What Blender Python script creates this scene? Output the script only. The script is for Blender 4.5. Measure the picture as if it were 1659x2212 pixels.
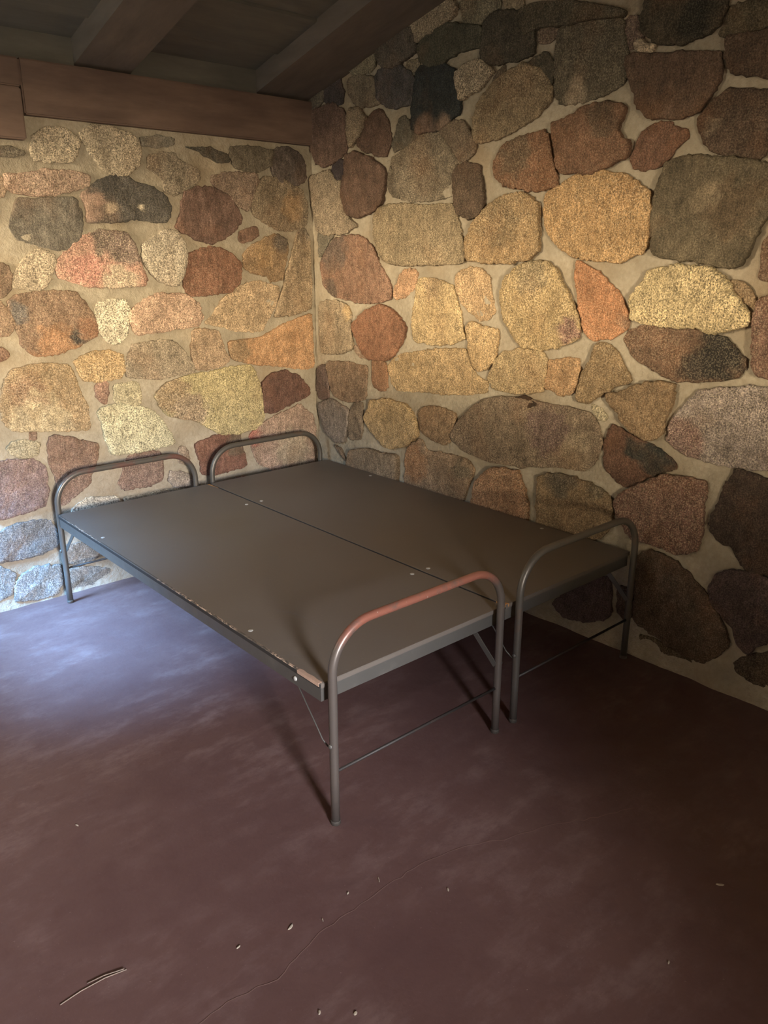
import bpy, bmesh, math, random
from mathutils import Vector, Matrix, noise

# ------------------------------------------------------------------ clear
for o in list(bpy.data.objects):
    bpy.data.objects.remove(o, do_unlink=True)
S = bpy.context.scene
C = S.collection

# ------------------------------------------------------------------ camera
F_PX=1698.40
CAM_LOC=(-2.6750,-3.6269,1.5578)
CAM_X=(0.749909,-0.661541,0.000054)
CAM_Y=(0.205195,0.232682,0.950660)
CAM_Z=(-0.628913,-0.712898,0.310235)
cam_data = bpy.data.cameras.new('camera')
cam_data.sensor_fit = 'HORIZONTAL'
cam_data.sensor_width = 36.0
cam_data.lens = F_PX / 1659.0 * 36.0
cam_data.clip_start = 0.05
cam = bpy.data.objects.new('camera', cam_data)
C.objects.link(cam)
rm = Matrix((CAM_X, CAM_Y, CAM_Z)).transposed().to_4x4()
rm.translation = Vector(CAM_LOC)
cam.matrix_world = rm
S.camera = cam

# ------------------------------------------------------------------ exposure
S.view_settings.view_transform = 'Standard'
S.view_settings.look = 'None'
S.view_settings.gamma = 1.0
S.view_settings.use_curve_mapping = False
S.view_settings.exposure = 1.3

# ------------------------------------------------------------------ room size (metres; walls meet at x=0,y=0)
XL, YF = -3.3, -5.4            # end wall and front wall, both behind or beside the camera
EAVE, RIDGE_Y, SLOPE = 2.40, -2.7, 0.25
# openings: window in the end wall and window in the front wall
EW = dict(a=-0.95, b=-0.10, z0=1.35, z1=2.2)      # y range in the end wall
FW = dict(a=-2.98, b=-2.34, z0=1.0, z1=1.95)         # x range in the front wall

# ------------------------------------------------------------------ daylight: sky above, ground below, with bands added to shape the light
# through the end window: high blue sky, an added dim cutoff and warm band; through the front
# window: pale sky, a sunlit hillside at eye level and shaded ground below it, plus an added dark sky cutoff
world = bpy.data.worlds.new('daylight')
S.world = world
world.use_nodes = True
nt = world.node_tree
nt.nodes.clear()
tc = nt.nodes.new('ShaderNodeTexCoord')
sx = nt.nodes.new('ShaderNodeSeparateXYZ')
nt.links.new(tc.outputs['Generated'], sx.inputs[0])


def world_range(sock, a, b):
    m_ = nt.nodes.new('ShaderNodeMapRange')
    m_.inputs['From Min'].default_value = a
    m_.inputs['From Max'].default_value = b
    nt.links.new(sock, m_.inputs['Value'])
    return m_.outputs[0]


def world_mix(fac, a, b):
    m_ = nt.nodes.new('ShaderNodeMix')
    m_.data_type = 'RGBA'
    for s_, v_ in ((m_.inputs[0], fac), (m_.inputs[6], a), (m_.inputs[7], b)):
        if hasattr(v_, 'links'):
            nt.links.new(v_, s_)
        else:
            s_.default_value = v_
    return m_.outputs[2]


def light_col(c, s):
    return (c[0] * s, c[1] * s, c[2] * s, 1.0)


BLUE_SKY = light_col((0.21, 0.51, 1.0), 500)
DIM_CUTOFF = light_col((0.8, 0.85, 0.7), 3)  # dim area added to limit where the blue light falls
HAZY_SKY = light_col((0.46, 0.74, 1.0), 18)
WARM_FILL = light_col((1.0, 0.83, 0.54), 45)  # warm band added to brighten the right wall
PALE_SKY = light_col((0.90, 0.93, 1.0), 132)
SKY_CUTOFF = light_col((0.6, 0.7, 0.5), 1.5)  # dark area added to keep pale sky off the near floor
HILLSIDE = light_col((1.0, 0.845, 0.56), 175)
SHADED_GROUND = light_col((1.0, 0.85, 0.62), 16)
side_e = world_mix(world_range(sx.outputs['Z'], -0.03, 0.04), DIM_CUTOFF, WARM_FILL)
side_e = world_mix(world_range(sx.outputs['Z'], 0.12, 0.2), side_e, DIM_CUTOFF)
side_low = side_e
side_e = world_mix(world_range(sx.outputs['Z'], 0.30, 0.42), side_e, HAZY_SKY)
side_e = world_mix(world_range(sx.outputs['Z'], 0.56, 0.68), side_e, BLUE_SKY)
side_e = world_mix(world_range(sx.outputs['Y'], 0.04, 0.24), side_e, side_low)  # blue sky cut sideways, added to end the floor patch
side_f = world_mix(world_range(sx.outputs['Z'], -0.09, 0.02), SHADED_GROUND, HILLSIDE)
gap = world_mix(world_range(sx.outputs['X'], -0.36, -0.50), PALE_SKY, SKY_CUTOFF)  # pale sky dimmed sideways, added to darken the floor at right
side_f = world_mix(world_range(sx.outputs['Z'], 0.10, 0.18), side_f, gap)
side_f = world_mix(world_range(sx.outputs['Z'], 0.36, 0.48), side_f, SKY_CUTOFF)
col = world_mix(world_range(sx.outputs['X'], -0.60, -0.70), side_f, side_e)
bg = nt.nodes.new('ShaderNodeBackground')
nt.links.new(col, bg.inputs[0])
wo = nt.nodes.new('ShaderNodeOutputWorld')
nt.links.new(bg.outputs[0], wo.inputs[0])


def portal(name, loc, direction, w, h):
    l = bpy.data.lights.new(name, 'AREA')
    l.shape = 'RECTANGLE'
    l.size, l.size_y = w, h
    l.cycles.is_portal = True
    o = bpy.data.objects.new(name, l)
    C.objects.link(o)
    o.location = loc
    o.rotation_euler = Vector(direction).to_track_quat('-Z', 'Y').to_euler()
    return o


portal('window_daylight', (XL - 0.02, (EW['a'] + EW['b']) / 2, (EW['z0'] + EW['z1']) / 2), (1, 0, 0),
       EW['b'] - EW['a'], EW['z1'] - EW['z0'])
portal('window_daylight', ((FW['a'] + FW['b']) / 2, YF - 0.02, (FW['z0'] + FW['z1']) / 2), (0, 1, 0),
       FW['b'] - FW['a'], FW['z1'] - FW['z0'])


# ------------------------------------------------------------------ helpers
def s2l(c):
    c /= 255.0
    return c / 12.92 if c <= 0.04045 else ((c + 0.055) / 1.055) ** 2.4


def hexcol(h):
    if not isinstance(h, int):
        return (s2l(h[0]), s2l(h[1]), s2l(h[2]), 1.0)
    return (s2l(h >> 16 & 255), s2l(h >> 8 & 255), s2l(h & 255), 1.0)


class N:
    """small node-tree builder"""
    def __init__(self, name):
        self.m = bpy.data.materials.new(name)
        self.m.use_nodes = True
        self.t = self.m.node_tree
        self.t.nodes.clear()
        self.out = self.n('ShaderNodeOutputMaterial')
        self.b = self.n('ShaderNodeBsdfPrincipled')
        self.l(self.b.outputs[0], self.out.inputs[0])

    def n(self, kind, **kw):
        x = self.t.nodes.new(kind)
        for k, v in kw.items():
            setattr(x, k, v)
        return x

    def l(self, a, b):
        self.t.links.new(a, b)

    def put(self, sock, val):
        if hasattr(val, 'links'):
            self.l(val, sock)
        else:
            sock.default_value = val

    def coord(self, sx=1, sy=1, sz=1):
        tc = self.n('ShaderNodeTexCoord')
        mp = self.n('ShaderNodeMapping')
        mp.inputs['Scale'].default_value = (sx, sy, sz)
        self.l(tc.outputs['Object'], mp.inputs[0])
        return mp.outputs[0]

    def noise(self, vec, scale, detail=4, rough=0.55):
        x = self.n('ShaderNodeTexNoise')
        self.l(vec, x.inputs['Vector'])
        x.inputs['Scale'].default_value = scale
        x.inputs['Detail'].default_value = detail
        x.inputs['Roughness'].default_value = rough
        return x.outputs['Fac']

    def rng(self, val, a, b, c=0.0, d=1.0):
        x = self.n('ShaderNodeMapRange')
        self.l(val, x.inputs['Value'])
        for k, q in zip(('From Min', 'From Max', 'To Min', 'To Max'), (a, b, c, d)):
            x.inputs[k].default_value = q
        return x.outputs[0]

    def math(self, op, a, b):
        x = self.n('ShaderNodeMath', operation=op)
        self.put(x.inputs[0], a)
        self.put(x.inputs[1], b)
        return x.outputs[0]

    def mix(self, fac, a, b, mode='MIX'):
        x = self.n('ShaderNodeMix', data_type='RGBA', blend_type=mode)
        self.put(x.inputs[0], fac)
        self.put(x.inputs[6], a)
        self.put(x.inputs[7], b)
        return x.outputs[2]

    def bump(self, h, strength, dist, prev=None):
        x = self.n('ShaderNodeBump')
        x.inputs['Strength'].default_value = strength
        x.inputs['Distance'].default_value = dist
        self.l(h, x.inputs['Height'])
        if prev is not None:
            self.l(prev, x.inputs['Normal'])
        return x.outputs[0]

    def done(self, color=None, rough=None, normal=None, metal=None, spec=None):
        if color is not None:
            self.put(self.b.inputs['Base Color'], color)
        if rough is not None:
            self.put(self.b.inputs['Roughness'], rough)
        if metal is not None:
            self.put(self.b.inputs['Metallic'], metal)
        if spec is not None:
            self.put(self.b.inputs['Specular IOR Level'], spec)
        if normal is not None:
            self.l(normal, self.b.inputs['Normal'])
        return self.m


def mat_stone():
    k = N('field_stone')
    v = k.coord()
    col = k.n('ShaderNodeAttribute', attribute_name='Col').outputs['Color']
    spk = k.n('ShaderNodeAttribute', attribute_name='Spk').outputs['Fac']
    hs = k.n('ShaderNodeHueSaturation')
    hs.inputs['Saturation'].default_value = 0.80
    k.l(col, hs.inputs['Color'])
    big = k.noise(v, 6, 6, 0.6)
    mid = k.noise(v, 26, 6, 0.65)
    c = k.mix(1.0, hs.outputs[0], k.rng(big, 0.25, 0.75, 0.70, 1.30), 'MULTIPLY')
    c = k.mix(1.0, c, k.rng(mid, 0.3, 0.7, 0.66, 1.34), 'MULTIPLY')
    st = k.noise(k.coord(75, 75, 16), 1.0, 5, 0.7)
    c = k.mix(1.0, c, k.rng(st, 0.3, 0.7, 0.74, 1.26), 'MULTIPLY')
    # rusty cast in patches
    rust = k.rng(k.noise(v, 4.3, 3), 0.52, 0.72)
    c = k.mix(k.math('MULTIPLY', rust, 0.22), c, hexcol(0x8c5c38))
    # pale crystals and dark mica
    amt = k.rng(big, 0.3, 0.7, 0.45, 1.0)
    spa = k.math('MULTIPLY', spk, amt)
    gr = k.noise(v, 185, 2, 0.6)
    lite = k.math('MULTIPLY', k.rng(gr, 0.50, 0.56), k.math('MULTIPLY', spa, 0.95))
    pale = k.mix(0.55, k.mix(1.0, c, (2.1, 2.1, 2.1, 1), 'MULTIPLY'), hexcol(0xd0c0a4))
    c = k.mix(lite, c, pale)
    gd = k.noise(k.coord(1.1, 1.07, 1.13), 150, 2, 0.6)
    dark = k.math('MULTIPLY', k.rng(gd, 0.52, 0.58), k.math('MULTIPLY', spa, 0.9))
    c = k.mix(dark, c, hexcol(0x3e352c))
    # fine grain everywhere
    c = k.mix(1.0, c, k.rng(k.noise(v, 210, 2), 0.32, 0.68, 0.62, 1.38), 'MULTIPLY')
    # scattered lichen and chips on the smooth stones
    ch = k.rng(k.noise(v, 34, 6, 0.8), 0.66, 0.70)
    c = k.mix(k.math('MULTIPLY', ch, 0.6), c, hexcol(0xb8a890))
    n = k.bump(k.noise(v, 20, 6, 0.65), 0.7, 0.014)
    n = k.bump(k.noise(k.coord(70, 70, 15), 1.0, 4, 0.65), 0.5, 0.006, n)
    n = k.bump(k.noise(v, 170, 4, 0.7), 0.9, 0.004, n)
    return k.done(c, 0.8, n, spec=0.25)


def mat_mortar():
    k = N('lime_mortar')
    v = k.coord()
    a = k.noise(v, 5, 6, 0.6)
    c = k.mix(k.rng(a, 0.3, 0.7), hexcol(0x8f8474), hexcol(0xb3a796))
    c = k.mix(k.rng(k.noise(v, 60, 4), 0.35, 0.7, 0, 0.5), c, hexcol(0x8a7d6c))
    c = k.mix(k.rng(k.noise(v, 2.2, 4), 0.5, 0.7, 0, 0.5), c, hexcol(0x8c7458))
    n = k.bump(k.noise(v, 24, 6, 0.65), 0.8, 0.016)
    n = k.bump(k.noise(v, 160, 3), 0.4, 0.002, n)
    return k.done(c, 0.9, n, spec=0.2)


def mat_floor():
    k = N('oxblood_concrete')
    v = k.coord()
    a = k.noise(v, 1.8, 6, 0.62)
    b = k.noise(v, 11, 8, 0.72)
    c = k.mix(k.rng(a, 0.32, 0.68), hexcol(0x5a413f), hexcol(0x674d49))
    # worn, paler film rubbed through in streaks
    s = k.noise(k.coord(5, 11, 5), 1.0, 8, 0.72)
    c = k.mix(k.math('MULTIPLY', k.rng(s, 0.48, 0.66, 0, 0.55), k.rng(a, 0.4, 0.62)), c, hexcol(0x8a7370))
    c = k.mix(k.rng(b, 0.5, 0.72, 0, 0.35), c, hexcol(0x50332f))
    c = k.mix(k.rng(k.noise(v, 130, 3), 0.68, 0.76, 0, 0.35), c, hexcol(0x9b8680))
    c = k.mix(k.rng(k.noise(v, 26, 4, 0.8), 0.735, 0.76, 0, 0.6), c, hexcol(0xa49690))
    n = k.bump(k.noise(v, 14, 6, 0.6), 0.22, 0.006)
    n = k.bump(k.noise(v, 90, 4), 0.25, 0.0015, n)
    return k.done(c, k.rng(b, 0.3, 0.7, 0.42, 0.60), n, spec=0.4)


def mat_crack():
    k = N('concrete_crack')
    return k.done(hexcol(0x7d625c), 0.9)


def mat_timber(name, lo, hi, axis):
    k = N(name)
    sc = {'x': (1.2, 6, 6), 'y': (6, 1.2, 6)}[axis]
    v = k.coord(*sc)
    g = k.noise(v, 3, 6, 0.6)
    c = k.mix(k.rng(g, 0.3, 0.7), hexcol(lo), hexcol(hi))
    p = k.noise(k.coord(), 3.2, 5)
    c = k.mix(k.rng(p, 0.42, 0.72, 0, 0.5), c, hexcol(lo))
    n = k.bump(g, 0.4, 0.006)
    return k.done(c, 0.75, n, spec=0.3)


def mat_deck():
    k = N('brown_painted_plywood')
    v = k.coord()
    a = k.noise(v, 2.4, 6, 0.6)
    c = k.mix(k.rng(a, 0.3, 0.7), hexcol(0x5d544d), hexcol(0x685f57))
    c = k.mix(k.rng(k.noise(v, 140, 3), 0.66, 0.74, 0, 0.25), c, hexcol(0x8d857c))
    n = k.bump(k.noise(v, 60, 4), 0.12, 0.002)
    return k.done(c, k.rng(a, 0.3, 0.7, 0.42, 0.56), n, spec=0.45)


def mat_edge():
    # painted board edge, the paint worn through to bare wood in short runs
    k = N('worn_board_edge')
    v = k.coord()
    a = k.noise(k.coord(1.6, 0.55, 1.6), 90, 5, 0.7)
    run = k.noise(k.coord(0.2, 1, 0.2), 2.6, 3)
    w = k.math('MULTIPLY', k.rng(a, 0.50, 0.54), k.rng(run, 0.40, 0.50))
    c = k.mix(w, hexcol(0x4c453f), hexcol(0xb39a86))
    return k.done(c, 0.6, spec=0.35)


def mat_metal(name, base, worn, amount, rough=0.38):
    k = N(name)
    v = k.coord()
    a = k.noise(v, 9, 6, 0.65)
    c = k.mix(k.rng(a, 0.62 - amount, 0.74 - amount), hexcol(base), hexcol(worn))
    n = k.bump(k.noise(v, 120, 4), 0.15, 0.001)
    return k.done(c, k.rng(a, 0.3, 0.7, rough - 0.06, rough + 0.14), n, metal=0.35, spec=0.5)


def mat_rubbed(name, base, worn, amount):
    # paint rubbed down to red primer along the top bar only
    k = N(name)
    v = k.coord()
    sz = k.n('ShaderNodeSeparateXYZ')
    k.l(v, sz.inputs[0])
    top = k.rng(sz.outputs['Z'], 0.555, 0.60)
    a = k.noise(v, 11, 6, 0.7)
    f = k.math('MULTIPLY', top, k.rng(a, 0.52 - amount, 0.66 - amount))
    c = k.mix(f, hexcol(base), hexcol(worn))
    fl = k.math('MULTIPLY', top, k.rng(k.noise(v, 70, 5, 0.7), 0.66, 0.70))
    c = k.mix(fl, c, hexcol(0xb8a29a))
    return k.done(c, 0.36, k.bump(a, 0.1, 0.001), metal=0.3, spec=0.5)


def mat_flat(name, h, rough=0.8, metal=0.0):
    k = N(name)
    a = k.noise(k.coord(), 40, 4)
    c = k.mix(k.rng(a, 0.3, 0.7), hexcol(h), tuple(q * 0.75 for q in hexcol(h)[:3]) + (1,))
    return k.done(c, rough, metal=metal)


M = dict(stone=mat_stone(), mortar=mat_mortar(), floor=mat_floor(), crack=mat_crack(),
         beam=mat_timber('stained_beam', 0x5a4841, 0x786257, 'x'),
         rafter=mat_timber('stained_rafter', 0x544c47, 0x6a5f58, 'y'),
         boards=mat_timber('ceiling_boards', 0x54514c, 0x68635c, 'x'),
         deck=mat_deck(), edge=mat_edge(),
         tube=mat_metal('brown_painted_tube', 0x5a544e, 0x6a5548, 0.02),
         worn_tube=mat_rubbed('tube_worn_to_red_primer', 0x5c534d, 0x875648, 0.16),
         rubbed_tube=mat_rubbed('tube_partly_worn_to_primer', 0x5a544e, 0x6e4e46, 0.06),
         dark_bar=mat_metal('dark_crossbar', 0x37312e, 0x4a3a34, 0.02, 0.5),
         rail=mat_metal('painted_angle_iron', 0x5c5853, 0x68625c, 0.05, 0.42),
         bolt=mat_flat('zinc_bolt', 0xc2beb8, 0.4, 0.3),
         bare_wood=mat_flat('bare_wood', 0xb49480),
         orange_wood=mat_flat('bare_orange_wood', 0xb9824c),
         seam_shade=mat_flat('seam_shade_board_side', 0x2a2522),  # board sides darkened to give the seam its shade
         scuff=mat_flat('scuffed_paint', 0x77706e),
         chip=mat_flat('pale_wood_chip', 0xb3a594),
         needle=mat_flat('dry_needle', 0x8f7d70))


def link(name, me, parent=None):
    o = bpy.data.objects.new(name, me)
    C.objects.link(o)
    if parent is not None:
        o.parent = parent
    return o


def mesh_obj(name, verts, faces, mats, mi=None, parent=None, smooth=False):
    me = bpy.data.meshes.new(name)
    me.from_pydata(verts, [], faces)
    for m in mats:
        me.materials.append(m)
    if mi:
        me.polygons.foreach_set('material_index', mi)
    if smooth is not False:
        me.polygons.foreach_set('use_smooth', [bool(smooth)] * len(faces) if not isinstance(smooth, list) else smooth)
    me.update()
    return link(name, me, parent)


def structure(o, label=None):
    o['kind'] = 'structure'
    if label:
        o['label'] = label
    return o


class B:
    """bmesh collector"""
    def __init__(self):
        self.bm = bmesh.new()

    def box(self, lo, hi, bev=0.0, mi=0):
        b2 = bmesh.new()
        r = bmesh.ops.create_cube(b2, size=1.0)
        for v_ in r['verts']:
            v_.co = Vector([lo[i] + (v_.co[i] + 0.5) * (hi[i] - lo[i]) for i in range(3)])
        if bev:
            bmesh.ops.bevel(b2, geom=list(b2.edges), offset=bev, segments=2, affect='EDGES')
        for f in b2.faces:
            f.material_index = mi
        t = bpy.data.meshes.new('t')
        b2.to_mesh(t)
        b2.free()
        self.bm.from_mesh(t)
        bpy.data.meshes.remove(t)

    def tube(self, pts, r, seg=16, caps=True, ry=None):
        pts = [Vector(p) for p in pts]
        n = len(pts)
        tang = []
        for i in range(n):
            a = pts[max(i - 1, 0)]
            b = pts[min(i + 1, n - 1)]
            tang.append((b - a).normalized())
        ref = Vector((0, 1, 0))
        if abs(tang[0].dot(ref)) > 0.9:
            ref = Vector((1, 0, 0))
        rings = []
        for i in range(n):
            x = (ref - tang[i] * ref.dot(tang[i])).normalized()
            y = tang[i].cross(x)
            rings.append([self.bm.verts.new(pts[i] + x * r * math.cos(q) + y * (ry or r) * math.sin(q))
                          for q in [2 * math.pi * j / seg for j in range(seg)]])
        for i in range(n - 1):
            for j in range(seg):
                f = self.bm.faces.new((rings[i][j], rings[i][(j + 1) % seg], rings[i + 1][(j + 1) % seg], rings[i + 1][j]))
                f.smooth = True
        if caps:
            self.bm.faces.new(rings[0][::-1])
            self.bm.faces.new(rings[-1])

    def dome(self, c, r, h, axis=2, sign=1, seg=16):
        ax = [Vector((1, 0, 0)), Vector((0, 1, 0)), Vector((0, 0, 1))]
        nrm = ax[axis] * sign
        u, w = ax[(axis + 1) % 3], ax[(axis + 2) % 3]
        rings = []
        for k in range(5):
            t = k / 5 * math.pi / 2
            rings.append([self.bm.verts.new(Vector(c) + nrm * h * math.sin(t) + (u * math.cos(q) + w * math.sin(q)) * r * math.cos(t))
                          for q in [2 * math.pi * j / seg for j in range(seg)]])
        top = self.bm.verts.new(Vector(c) + nrm * h)
        for k in range(4):
            for j in range(seg):
                f = self.bm.faces.new((rings[k][j], rings[k][(j + 1) % seg], rings[k + 1][(j + 1) % seg], rings[k + 1][j]))
                f.smooth = True
        for j in range(seg):
            f = self.bm.faces.new((rings[4][j], rings[4][(j + 1) % seg], top))
            f.smooth = True
        self.bm.faces.new(rings[0][::-1])

    def build(self, name, mats, parent=None):
        bmesh.ops.recalc_face_normals(self.bm, faces=list(self.bm.faces))
        me = bpy.data.meshes.new(name)
        self.bm.to_mesh(me)
        self.bm.free()
        for m in (mats if isinstance(mats, list) else [mats]):
            me.materials.append(m)
        return link(name, me, parent)


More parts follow.
